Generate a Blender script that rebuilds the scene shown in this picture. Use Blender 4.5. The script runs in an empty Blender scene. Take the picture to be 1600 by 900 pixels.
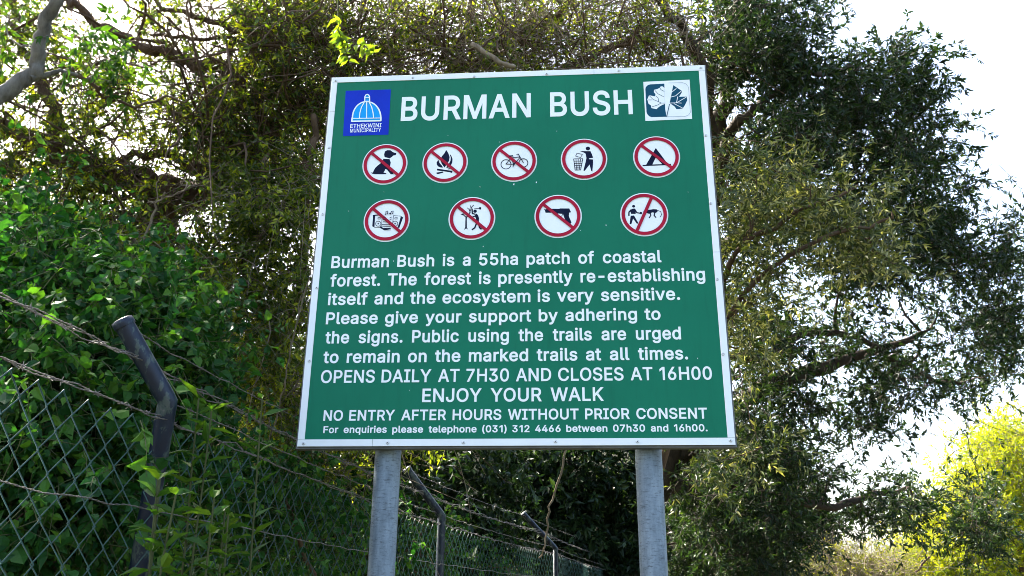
import bpy, math, random
import numpy as np
from mathutils import Vector, Matrix
from mathutils.geometry import tessellate_polygon, delaunay_2d_cdt

# ------------------------------------------------------------------ camera, sky, sun, exposure
SC = bpy.context.scene
COL = SC.collection
F_PX = 1333.6
SIZE = 1.8                                   # the board is 1.8 m square
ROT = np.array([[0.99755418, 0.06941548, 0.00819472],
                [0.01622423, -0.34398711, 0.93883419],
                [0.0679885, -0.93640502, -0.34427199]])      # world -> camera
CAM_Z = 1.6
CAM = np.array([0.27363154, -3.88621814, -1.66339429]) * (SIZE / 2.0)
BOARD_Z = CAM_Z - CAM[2]
CAM = np.array([CAM[0], CAM[1], CAM_Z])
cam_data = bpy.data.cameras.new('camera')
cam = bpy.data.objects.new('camera', cam_data)
COL.objects.link(cam)
cam_data.sensor_width = 36.0
cam_data.lens = 36.0 * F_PX / 1600.0
cam_data.clip_start = 0.05
cam_data.clip_end = 2000.0
cam.matrix_world = Matrix.Translation(CAM.tolist()) @ Matrix(ROT.T.tolist()).to_4x4()
SC.camera = cam

SUN_AZ, SUN_EL = math.radians(-54.0), math.radians(47.0)     # from the left, a little behind the board
sun_dir = Vector((math.sin(SUN_AZ) * math.cos(SUN_EL), math.cos(SUN_AZ) * math.cos(SUN_EL), math.sin(SUN_EL)))
world = bpy.data.worlds.new('World')
SC.world = world
world.use_nodes = True
wt = world.node_tree
sky = wt.nodes.new('ShaderNodeTexSky')
sky.sky_type = 'NISHITA'
sky.sun_disc = False
sky.sun_elevation = SUN_EL
sky.sun_rotation = SUN_AZ
sky.air_density = 1.0
sky.dust_density = 5.0
sky.ozone_density = 1.0
wt.links.new(sky.outputs[0], wt.nodes['Background'].inputs[0])
wt.nodes['Background'].inputs[1].default_value = 0.11
sun_data = bpy.data.lights.new('sun', 'SUN')
sun_data.energy = 5.0
sun_data.angle = math.radians(0.5)
sun_data.color = (1.0, 0.93, 0.80)
sun = bpy.data.objects.new('sun', sun_data)
COL.objects.link(sun)
sun.rotation_euler = sun_dir.to_track_quat('Z', 'Y').to_euler()
SC.view_settings.view_transform = 'Standard'
SC.view_settings.look = 'None'
SC.view_settings.gamma = 1.0
SC.view_settings.use_curve_mapping = False
SC.view_settings.exposure = 2.9
SC.cycles.max_bounces = 6
SC.cycles.filter_width = 0.95
SC.cycles.diffuse_bounces = 3
SC.cycles.glossy_bounces = 2
SC.cycles.transmission_bounces = 4
SC.cycles.transparent_max_bounces = 8

# ------------------------------------------------------------------ helpers
RNG = np.random.default_rng(11)


def un(px, py, d):
    """world point seen at a pixel of the 1600x900 photograph, d metres along the view axis"""
    px, py, d = np.broadcast_arrays(np.asarray(px, float), np.asarray(py, float), np.asarray(d, float))
    c = np.stack([(px - 800) / F_PX * d, -(py - 450) / F_PX * d, -d], -1)
    return c @ ROT + CAM


def unz(px, py, z):
    """world point on the ray of a pixel at height z"""
    r = un(px, py, 1.0) - CAM
    return CAM + r * ((z - CAM[2]) / r[2])


def uny(px, py, y):
    r = un(px, py, 1.0) - CAM
    return CAM + r * ((y - CAM[1]) / r[1])


def sp(px, py):
    """pixel -> (x, z) on the plane of the board, metres from its centre"""
    p = uny(px, py, 0.0)
    return float(p[0]), float(p[2] - BOARD_Z)


def link(name, me, mat=None, parent=None, loc=None):
    o = bpy.data.objects.new(name, me)
    COL.objects.link(o)
    if mat is not None:
        me.materials.append(mat)
    if parent is not None:
        o.parent = parent
    if loc is not None:
        o.location = loc
    return o


def thing(name, label, cat, loc=(0, 0, 0), group=None):
    o = bpy.data.objects.new(name, None)
    COL.objects.link(o)
    o.empty_display_size = 0.1
    o.location = loc
    o['label'] = label
    o['category'] = cat
    if group:
        o['group'] = group
    return o


class MB:
    """collects vertices and faces (same vertex count per add) into one mesh"""

    def __init__(self):
        self.v, self.f, self.r, self.n = [], [], [], 0

    def add(self, v, f, rnd=None):
        v = np.asarray(v, float).reshape(-1, 3)
        f = np.asarray(f, int)
        self.v.append(v)
        self.f.append(f + self.n)
        self.r.append(np.full(len(f), 0.5) if rnd is None else np.asarray(rnd, float))
        self.n += len(v)

    def mesh(self, name, origin=(0, 0, 0), smooth=False):
        me = bpy.data.meshes.new(name)
        v = np.concatenate(self.v) - np.asarray(origin, float)
        me.vertices.add(len(v))
        me.vertices.foreach_set('co', v.astype(np.float32).ravel())
        loops = np.concatenate([f.ravel() for f in self.f])
        tot = np.concatenate([np.full(len(f), f.shape[1]) for f in self.f])
        me.loops.add(len(loops))
        me.loops.foreach_set('vertex_index', loops.astype(np.int32))
        me.polygons.add(len(tot))
        me.polygons.foreach_set('loop_start', np.concatenate([[0], np.cumsum(tot)[:-1]]).astype(np.int32))
        me.update(calc_edges=True)
        a = me.attributes.new('rnd', 'FLOAT', 'FACE')
        a.data.foreach_set('value', np.concatenate(self.r).astype(np.float32))
        me.polygons.foreach_set('use_smooth', np.full(len(tot), smooth))
        me.validate()
        return me

    def build(self, name, mat, parent=None, smooth=False):
        org = np.array(parent.location) if parent is not None else np.zeros(3)
        return link(name, self.mesh(name, org, smooth), mat, parent)


def norm(a):
    return a / np.maximum(np.linalg.norm(a, axis=-1, keepdims=True), 1e-9)


def tubes(mb, pts, rad, k=4, cap=False, rnd=None):
    """pts (P,n,3), rad (P,n)"""
    pts = np.asarray(pts, float)
    if pts.ndim == 2:
        pts = pts[None]
    P, n, _ = pts.shape
    rad = np.broadcast_to(np.asarray(rad, float), (P, n))
    t = np.empty_like(pts)
    t[:, 1:-1] = pts[:, 2:] - pts[:, :-2]
    t[:, 0] = pts[:, 1] - pts[:, 0]
    t[:, -1] = pts[:, -1] - pts[:, -2]
    t = norm(t)
    main = norm(pts[:, -1] - pts[:, 0] + 1e-6)
    ref = np.where(np.abs(main[:, 2:3]) < 0.8, np.array([[0, 0, 1.0]]), np.array([[1.0, 0, 0]]))[:, None, :]
    a = norm(np.cross(t, np.broadcast_to(ref, t.shape)))
    b = np.cross(t, a)
    ang = np.arange(k) * 2 * math.pi / k
    v = pts[:, :, None] + rad[:, :, None, None] * (a[:, :, None] * np.cos(ang)[:, None] + b[:, :, None] * np.sin(ang)[:, None])
    idx = np.arange(P * n * k).reshape(P, n, k)
    q = np.stack([idx[:, :-1], np.roll(idx, -1, 2)[:, :-1], np.roll(idx, -1, 2)[:, 1:], idx[:, 1:]], -1).reshape(-1, 4)
    mb.add(v, q, None if rnd is None else np.repeat(rnd, (n - 1) * k))
    if cap:
        for j, s in ((0, -1), (n - 1, 1)):
            mb.add(v[:, j].reshape(-1, 3), np.arange(P * k).reshape(P, k)[:, ::s])


def box(mb, x0, x1, y0, y1, z0, z1):
    v = [(x, y, z) for z in (z0, z1) for y in (y0, y1) for x in (x0, x1)]
    mb.add(v, [(0, 2, 3, 1), (4, 5, 7, 6), (0, 1, 5, 4), (2, 6, 7, 3), (0, 4, 6, 2), (1, 3, 7, 5)])


# ------------------------------------------------------------------ materials
def new_mat(name):
    m = bpy.data.materials.new(name)
    m.use_nodes = True
    nt = m.node_tree
    return m, nt, nt.nodes['Principled BSDF'], nt.nodes['Material Output']


def ramp(nt, fac, stops, interp='LINEAR'):
    r = nt.nodes.new('ShaderNodeValToRGB')
    r.color_ramp.interpolation = interp
    e = r.color_ramp.elements
    while len(e) < len(stops):
        e.new(0.5)
    for i, (p, c) in enumerate(stops):
        e[i].position = p
        e[i].color = (c[0], c[1], c[2], 1)
    nt.links.new(fac, r.inputs[0])
    return r.outputs[0]


def noise(nt, scale, detail=4, rough=0.6, vec=None, stretch=None):
    n = nt.nodes.new('ShaderNodeTexNoise')
    n.inputs['Scale'].default_value = scale
    n.inputs['Detail'].default_value = detail
    n.inputs['Roughness'].default_value = rough
    if vec is None:
        tc = nt.nodes.new('ShaderNodeTexCoord')
        vec = tc.outputs['Object']
    if stretch:
        mp = nt.nodes.new('ShaderNodeMapping')
        mp.inputs['Scale'].default_value = stretch
        nt.links.new(vec, mp.inputs[0])
        vec = mp.outputs[0]
    nt.links.new(vec, n.inputs['Vector'])
    return n.outputs[0]


def bump(nt, b, fac, strength, dist=0.01):
    n = nt.nodes.new('ShaderNodeBump')
    n.inputs['Strength'].default_value = strength
    n.inputs['Distance'].default_value = dist
    nt.links.new(fac, n.inputs['Height'])
    nt.links.new(n.outputs[0], b.inputs['Normal'])


def leaf_mat(name, stops, trans_tint=(1.6, 1.5, 0.5), trans=0.4, rough=0.42, spec=0.4):
    m, nt, b, out = new_mat(name)
    at = nt.nodes.new('ShaderNodeAttribute')
    at.attribute_name = 'rnd'
    c = ramp(nt, at.outputs['Fac'], stops)
    nt.links.new(c, b.inputs['Base Color'])
    b.inputs['Roughness'].default_value = rough
    b.inputs['Specular IOR Level'].default_value = spec
    mul = nt.nodes.new('ShaderNodeMix')
    mul.data_type = 'RGBA'
    mul.blend_type = 'MULTIPLY'
    mul.inputs[0].default_value = 1.0
    nt.links.new(c, mul.inputs[6])
    mul.inputs[7].default_value = (*trans_tint, 1)
    tr = nt.nodes.new('ShaderNodeBsdfTranslucent')
    nt.links.new(mul.outputs[2], tr.inputs[0])
    mx = nt.nodes.new('ShaderNodeMixShader')
    mx.inputs[0].default_value = trans
    nt.links.new(b.outputs[0], mx.inputs[1])
    nt.links.new(tr.outputs[0], mx.inputs[2])
    nt.links.new(mx.outputs[0], out.inputs[0])
    return m


def bark_mat(name, c0, c1, scale=14, rough=0.85):
    m, nt, b, out = new_mat(name)
    f = noise(nt, scale, 5, 0.65, stretch=(1, 1, 0.35))
    nt.links.new(ramp(nt, f, [(0.3, c0), (0.7, c1)]), b.inputs['Base Color'])
    b.inputs['Roughness'].default_value = rough
    b.inputs['Specular IOR Level'].default_value = 0.2
    bump(nt, b, f, 0.6, 0.02)
    return m


def flat_mat(name, col, rough=0.45, var=0.06, scale=9, spec=0.4, metal=0.0, grime=None):
    m, nt, b, out = new_mat(name)
    f = noise(nt, scale, 5, 0.6)
    lo = tuple(max(0, c * (1 - var)) for c in col)
    hi = tuple(min(1, c * (1 + var)) for c in col)
    nt.links.new(ramp(nt, f, [(0.3, lo), (0.7, hi)]), b.inputs['Base Color'])
    b.inputs['Roughness'].default_value = rough
    b.inputs['Specular IOR Level'].default_value = spec
    b.inputs['Metallic'].default_value = metal
    return m


def board_mat():
    m, nt, b, out = new_mat('green_sheeting')
    f = noise(nt, 2.2, 6, 0.6)
    g = noise(nt, 30, 6, 0.7)
    c = ramp(nt, f, [(0.3, (0.0012, 0.132, 0.072)), (0.7, (0.0020, 0.152, 0.083))])
    g = noise(nt, 5, 7, 0.75, stretch=(6, 1, 0.6))
    s = ramp(nt, g, [(0.28, (0.72, 0.76, 0.76)), (0.48, (1, 1, 1)), (0.62, (1, 1, 1)), (0.74, (1.25, 1.12, 1.15))])
    mul = nt.nodes.new('ShaderNodeMix')
    mul.data_type = 'RGBA'
    mul.blend_type = 'MULTIPLY'
    mul.inputs[0].default_value = 0.5
    nt.links.new(c, mul.inputs[6])
    nt.links.new(s, mul.inputs[7])
    nt.links.new(mul.outputs[2], b.inputs['Base Color'])
    b.inputs['Roughness'].default_value = 0.5
    b.inputs['Specular IOR Level'].default_value = 0.15
    bump(nt, b, noise(nt, 260, 2, 0.5), 0.05, 0.002)
    return m


def galv_mat():
    m, nt, b, out = new_mat('weathered_galvanised_steel')
    f = noise(nt, 9, 6, 0.7, stretch=(3, 3, 0.8))
    g = noise(nt, 70, 5, 0.75, stretch=(0.5, 0.5, 2.0))
    c = ramp(nt, f, [(0.3, (0.10, 0.135, 0.17)), (0.55, (0.18, 0.235, 0.285)), (0.75, (0.25, 0.31, 0.36))])
    s = ramp(nt, g, [(0.34, (0.18, 0.18, 0.19)), (0.46, (0.9, 0.9, 0.9)), (0.6, (1, 1, 1)), (0.72, (1.0, 1.0, 1.0))])
    mul = nt.nodes.new('ShaderNodeMix')
    mul.data_type = 'RGBA'
    mul.blend_type = 'MULTIPLY'
    mul.inputs[0].default_value = 0.75
    nt.links.new(c, mul.inputs[6])
    nt.links.new(s, mul.inputs[7])
    nt.links.new(mul.outputs[2], b.inputs['Base Color'])
    b.inputs['Metallic'].default_value = 0.25
    b.inputs['Roughness'].default_value = 0.55
    bump(nt, b, g, 0.3, 0.003)
    return m


def post_paint_mat():
    m, nt, b, out = new_mat('worn_dark_blue_paint')
    f = noise(nt, 22, 6, 0.7, stretch=(1, 1, 0.5))
    c = ramp(nt, f, [(0.36, (0.003, 0.007, 0.020)), (0.52, (0.005, 0.012, 0.028)), (0.55, (0.035, 0.055, 0.050)), (0.62, (0.05, 0.06, 0.06)), (0.70, (0.14, 0.145, 0.13))])
    nt.links.new(c, b.inputs['Base Color'])
    b.inputs['Roughness'].default_value = 0.42
    b.inputs['Specular IOR Level'].default_value = 0.35
    bump(nt, b, f, 0.4, 0.003)
    return m


M = {
    'green': board_mat(),
    'white': flat_mat('white_sheeting', (0.72, 0.76, 0.77), 0.5, 0.04, 6, 0.3),
    'letter': flat_mat('white_lettering', (0.74, 0.79, 0.80), 0.5, 0.03, 12, 0.3),
    'red': flat_mat('red_film', (0.34, 0.006, 0.030), 0.5, 0.18, 5, 0.12),
    'ink': flat_mat('navy_ink', (0.004, 0.008, 0.030), 0.6, 0.2, 14, 0.08),
    'blue': flat_mat('blue_film', (0.002, 0.026, 0.42), 0.5, 0.12, 8, 0.12),
    'cyan': flat_mat('cyan_film', (0.004, 0.30, 0.72), 0.5, 0.06, 8, 0.12),
    'teal': flat_mat('teal_film', (0.003, 0.060, 0.110), 0.5, 0.08, 8, 0.12),
    'alu': flat_mat('dull_aluminium', (0.12, 0.125, 0.13), 0.6, 0.3, 12, 0.3, 0.2),
    'steel': flat_mat('screw_steel', (0.55, 0.57, 0.58), 0.4, 0.2, 60, 0.5, 0.4),
    'dark': flat_mat('dark_gap', (0.02, 0.02, 0.022), 0.8),
    'galv': galv_mat(),
    'paint': post_paint_mat(),
    'mesh': flat_mat('green_coated_wire', (0.014, 0.055, 0.050), 0.4, 0.4, 40, 0.4),
    'barb': flat_mat('rusting_barbed_wire', (0.13, 0.12, 0.11), 0.6, 0.4, 40, 0.4, 0.3),
    'bark_grey': bark_mat('grey_bark', (0.055, 0.050, 0.042), (0.20, 0.185, 0.16)),
    'bark_brown': bark_mat('brown_bark', (0.045, 0.028, 0.018), (0.12, 0.080, 0.052)),
    'bark_dark': bark_mat('dark_bark', (0.025, 0.020, 0.016), (0.07, 0.055, 0.042)),
    'twig_pale': bark_mat('pale_dry_twig', (0.10, 0.075, 0.05), (0.26, 0.21, 0.15), 30),
    'stem': bark_mat('green_stem', (0.04, 0.05, 0.02), (0.09, 0.10, 0.04), 30),
}
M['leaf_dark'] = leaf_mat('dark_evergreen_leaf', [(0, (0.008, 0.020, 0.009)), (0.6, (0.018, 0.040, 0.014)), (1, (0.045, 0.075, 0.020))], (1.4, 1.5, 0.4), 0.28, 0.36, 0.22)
M['leaf_olive'] = leaf_mat('olive_leaf', [(0, (0.028, 0.050, 0.008)), (0.6, (0.075, 0.105, 0.012)), (1, (0.17, 0.18, 0.020))], (1.8, 1.6, 0.35), 0.42)
M['leaf_mid'] = leaf_mat('mid_green_leaf', [(0, (0.014, 0.050, 0.010)), (0.6, (0.036, 0.095, 0.014)), (1, (0.090, 0.16, 0.020))], (1.5, 1.5, 0.35), 0.40, 0.42, 0.25)
M['leaf_vine'] = leaf_mat('broad_creeper_leaf', [(0, (0.008, 0.044, 0.010)), (0.6, (0.024, 0.092, 0.018)), (1, (0.075, 0.17, 0.022))], (1.3, 1.5, 0.4), 0.29, 0.5, 0.16)
M['leaf_fresh'] = leaf_mat('fresh_green_leaf', [(0, (0.045, 0.11, 0.014)), (1, (0.13, 0.20, 0.022))], (1.9, 1.7, 0.4), 0.5)
M['leaf_yellow'] = leaf_mat('yellow_green_leaf', [(0, (0.10, 0.16, 0.008)), (0.5, (0.24, 0.29, 0.010)), (1, (0.36, 0.38, 0.014))], (1.5, 1.4, 0.3), 0.5, 0.5, 0.2)
M['leaf_lit_tone'] = leaf_mat('olive_leaf_lit_tone', [(0, (0.022, 0.042, 0.010)), (0.45, (0.065, 0.090, 0.018)), (0.75, (0.16, 0.175, 0.045)), (1, (0.34, 0.33, 0.13))], (1.4, 1.4, 0.5), 0.34, 0.36, 0.5)  # pale end of the ramp imitates sunlit leaf tips by colour
M['leaf_sun'] = leaf_mat('small_yellow_green_leaf', [(0, (0.020, 0.040, 0.008)), (0.5, (0.065, 0.105, 0.012)), (0.8, (0.15, 0.20, 0.018)), (1, (0.26, 0.30, 0.025))], (1.7, 1.6, 0.35), 0.48, 0.4, 0.35)
M['leaf_dry'] = leaf_mat('dry_leaf', [(0, (0.06, 0.07, 0.010)), (0.6, (0.14, 0.16, 0.014)), (1, (0.24, 0.25, 0.03))], (1.5, 1.4, 0.4), 0.4)

# ------------------------------------------------------------------ ground
def build_ground():
    def axis(c, fine, n, far):
        a = np.linspace(c - fine, c + fine, n)
        ex = np.geomspace(fine * 1.2, far, 10)
        return np.concatenate([(c - ex)[::-1], a, c + ex])
    xs = axis(-2, 24, 61, 600)
    ys = axis(6, 24, 61, 600)
    X, Y = np.meshgrid(xs, ys, indexing='ij')
    # distance behind the fence line (to the left and back)
    s = -(X + 0.9) * 0.9 + (Y - 6.0).clip(0) * 0.55
    t = np.clip((s - 0.6) / 9.0, 0, 1)
    Z = 2.6 * t * t * (3 - 2 * t)  # bank behind the fence, added to block light
    sm = lambda q: np.clip(q, 0, 1) ** 2 * (3 - 2 * np.clip(q, 0, 1))
    Z += 5.5 * sm((Y - 10.0) / 9.0) * sm((5.5 - X) / 3.0)  # unseen hill, added to block low sky light behind the trees
    Z += 0.05 * np.sin(X * 1.7) * np.cos(Y * 1.3) * np.clip(s, 0, 1)
    ix = np.arange(len(xs) * len(ys)).reshape(len(xs), len(ys))
    q = np.stack([ix[:-1, :-1], ix[1:, :-1], ix[1:, 1:], ix[:-1, 1:]], -1).reshape(-1, 4)
    mb = MB()
    mb.add(np.stack([X, Y, Z], -1), q)
    m, nt, b, out = new_mat('leaf_litter_and_grass')
    f = noise(nt, 3, 8, 0.7)
    nt.links.new(ramp(nt, f, [(0.3, (0.025, 0.020, 0.012)), (0.5, (0.045, 0.042, 0.018)), (0.7, (0.05, 0.075, 0.02))]), b.inputs['Base Color'])
    b.inputs['Roughness'].default_value = 0.95
    bump(nt, b, noise(nt, 25, 6, 0.7), 0.8, 0.05)
    o = mb.build('ground', m, None, True)
    o['kind'] = 'structure'
build_ground()

# ------------------------------------------------------------------ the information sign
sign = thing('information_sign', 'large green square information board with white lettering on two grey steel posts', 'sign', (0, 0, 0))
HW = SIZE / 2
inner = [sp(527.8, 130.0), sp(1091.0, 110.5), sp(1137.0, 685.0), sp(475.5, 687.5)]
BW = float(np.mean([HW + inner[0][0], HW - inner[1][0], HW - inner[2][0], HW + inner[3][0],
                    HW - inner[0][1], HW - inner[1][1], HW + inner[2][1], HW + inner[3][1]]))
Z0 = BOARD_Z


def layer(o2, polys, y, name, mat, parent, thick=0.0):
    """flat polygons [(x,z),...] on the board face; every polygon lies a hair in front of the one before"""
    mb = MB()
    for i, p in enumerate(polys):
        yy = y - 0.00006 * i
        tri = tessellate_polygon([[Vector((a, b, 0)) for a, b in p]])
        v = [(a, yy, b + Z0) for a, b in p]
        fixed = []
        for t in tri:
            a, b, c = (Vector(v[k]) for k in t)
            n = (b - a).cross(c - a)
            fixed.append(t if n.y < 0 else t[::-1])
        if fixed:
            mb.add(v, fixed)
    return mb.build(name, mat, parent)


def stroke(pts, w, closed=False):
    """polyline -> list of quads (with square ends) and joint discs"""
    res = []
    pts = list(pts) + ([pts[0]] if closed else [])
    for (x0, z0), (x1, z1) in zip(pts[:-1], pts[1:]):
        d = math.hypot(x1 - x0, z1 - z0) or 1e-6
        nx, nz = -(z1 - z0) / d * w / 2, (x1 - x0) / d * w / 2
        ex, ez = (x1 - x0) / d * w * 0.2, (z1 - z0) / d * w * 0.2
        res.append([(x0 - nx - ex, z0 - nz - ez), (x1 - nx + ex, z1 - nz + ez), (x1 + nx + ex, z1 + nz + ez), (x0 + nx - ex, z0 + nz - ez)])
    return res


def circ(c, r, n=20, rz=None):
    rz = rz or r
    return [(c[0] + r * math.cos(2 * math.pi * k / n), c[1] + rz * math.sin(2 * math.pi * k / n)) for k in range(n)]


def ring(c, r0, r1, n=64):
    qs = []
    for k in range(n):
        a, b = 2 * math.pi * k / n, 2 * math.pi * (k + 1) / n
        qs.append([(c[0] + r0 * math.cos(a), c[1] + r0 * math.sin(a)), (c[0] + r1 * math.cos(a), c[1] + r1 * math.sin(a)),
                   (c[0] + r1 * math.cos(b), c[1] + r1 * math.sin(b)), (c[0] + r0 * math.cos(b), c[1] + r0 * math.sin(b))])
    return qs


def ring_mesh(mb, c, r0, r1, y, n=72):
    v, f = [], []
    for k in range(n):
        a = 2 * math.pi * k / n
        v += [(c[0] + r0 * math.cos(a), y, c[1] + r0 * math.sin(a) + Z0), (c[0] + r1 * math.cos(a), y, c[1] + r1 * math.sin(a) + Z0)]
    for k in range(n):
        j = (k + 1) % n
        f.append((2 * k, 2 * k + 1, 2 * j + 1, 2 * j))
    mb.add(v, f)


def build_sign():
    mb = MB()
    box(mb, -HW + 0.001, HW - 0.001, 0.0, 0.006, Z0 - HW + 0.001, Z0 + HW - 0.001)
    mb.build('board', M['green'], sign)
    # white border strips with hairline joints
    g = 0.0006
    cuts_t = [-HW, -HW + BW, sp(928, 110)[0], HW - BW, HW]
    cuts_b = [-HW, sp(582, 692)[0], HW - BW, HW]
    y0, y1 = -0.0022, 0.0002
    def strip(x0, x1, z0, z1):
        m = MB()
        box(m, x0, x1, y0, y1, z0 + Z0, z1 + Z0)
        o = m.build('border_strip', M['white'], sign)
        bv = o.modifiers.new('edge', 'BEVEL'); bv.width = 0.0007; bv.segments = 1
    for a, b in ((-HW, cuts_t[2] - g), (cuts_t[2] + g, HW)):
        strip(a, b, HW - BW, HW)
    for a, b in ((-HW, cuts_b[1] - g), (cuts_b[1] + g, HW)):
        strip(a, b, -HW, -HW + BW)
    zl = sp(518, 175)[1]
    zr = sp(1116, 394)[1]
    for a, b in ((-HW + BW + g, zl - g), (zl + g, HW - BW - g)):
        strip(-HW, -HW + BW, a, b)
    for a, b in ((-HW + BW + g, zr - g), (zr + g, HW - BW - g)):
        strip(HW - BW, HW, a, b)
    # channel frame behind, a little wider than the sheet
    mb = MB()
    e = 0.008
    t = 0.028
    box(mb, -HW - e, HW + e, 0.0085, 0.056, Z0 + HW + e - t, Z0 + HW + e)
    box(mb, -HW - e, HW + e, 0.0085, 0.056, Z0 - HW - e, Z0 - HW - e + t)
    box(mb, -HW - e, -HW - e + t, 0.0085, 0.056, Z0 - HW - e + t + 0.0005, Z0 + HW + e - t - 0.0005)
    box(mb, HW + e - t, HW + e, 0.0085, 0.056, Z0 - HW - e + t + 0.0005, Z0 + HW + e - t - 0.0005)
    mb.build('channel_frame', M['alu'], sign)
    for z in (-0.55, 0.0, 0.55):
        mb = MB()
        box(mb, -HW + 0.03, HW - 0.03, 0.0085, 0.05, Z0 + z - 0.03, Z0 + z + 0.03)
        mb.build('back_rail', M['alu'], sign)
    # screws
    for x, y in [(525, 126.5), (645, 121.5), (741, 120), (854, 116), (967, 111), (1095, 106.5), (514.5, 231), (504.5, 335), (495, 450),
                 (483.5, 564), (475, 693), (606, 692), (724, 691.5), (868, 690), (996, 690), (1141.5, 688.5), (1102.5, 212), (1110, 318), (1120.5, 436.5), (1129.5, 553.5)]:
        c = sp(x, y)
        c = (min(max(c[0], -HW + 0.011), HW - 0.011), min(max(c[1], -HW + 0.011), HW - 0.011))
        mb = MB()
        prof = [(0.0072, -0.0023), (0.0072, -0.0032), (0.0055, -0.0050), (0.0028, -0.0056), (0.0020, -0.0044), (0.0005, -0.0042)]
        n = 14
        ang = np.arange(n) * 2 * math.pi / n
        v = np.array([[(c[0] + r * math.cos(a), y, c[1] + r * math.sin(a) + Z0) for a in ang] for r, y in prof])
        ix = np.arange(len(prof) * n).reshape(len(prof), n)
        q = np.stack([ix[:-1], np.roll(ix, -1, 1)[:-1], np.roll(ix, -1, 1)[1:], ix[1:]], -1).reshape(-1, 4)[:, ::-1]
        mb.add(v, q)
        sc = mb.build('screw', M['steel'], sign, True)
        mb = MB()
        mb.add([(c[0] + 0.0019 * math.cos(a), -0.0046, c[1] + 0.0019 * math.sin(a) + Z0) for a in ang[:12]], [tuple(range(12))])
        mb.build('screw_recess', M['dark'], sc)
    chips = []
    rr = np.random.default_rng(3)
    for x, y, d in [(803, 288, 1.6), (755, 385, 1.0), (947, 352, 1.2), (838, 285, 1.4), (750, 292, 0.8), (615, 408, 1.0), (907, 360, .7), (780, 222, .8), (990, 470, .6), (700, 212, .6), (1075, 300, .7), (560, 560, .7), (640, 610, .6), (1090, 560, .8), (870, 205, .6), (545, 330, .7), (1010, 640, .5), (600, 300, .5)]:
        c = sp(x, y)
        chips.append([(c[0] + 0.0021 * d * math.cos(t) * rr.uniform(.5, 1.2), c[1] + 0.003 * d * math.sin(t) * rr.uniform(.6, 1.5)) for t in np.arange(7) * 2 * math.pi / 7])
    layer(None, chips, -0.0004, 'paint_chip', M['letter'], sign)['kind'] = 'stuff'
    # posts
    for k, (xt, yt) in enumerate(((603.5, 760), (1015.5, 760))):
        yb = 0.057 + 0.058
        p = uny(xt, yt, yb)
        r = 0.0555
        mb = MB()
        z = np.array([-0.5, 0.8, 1.6, Z0 - HW, Z0 + HW - 0.1])
        pts = np.stack([np.full(5, p[0]), np.full(5, yb), z], -1)
        tubes(mb, pts, np.full((1, 5), r), 40, True)
        mb.build('post', M['galv'], sign, True)


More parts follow.
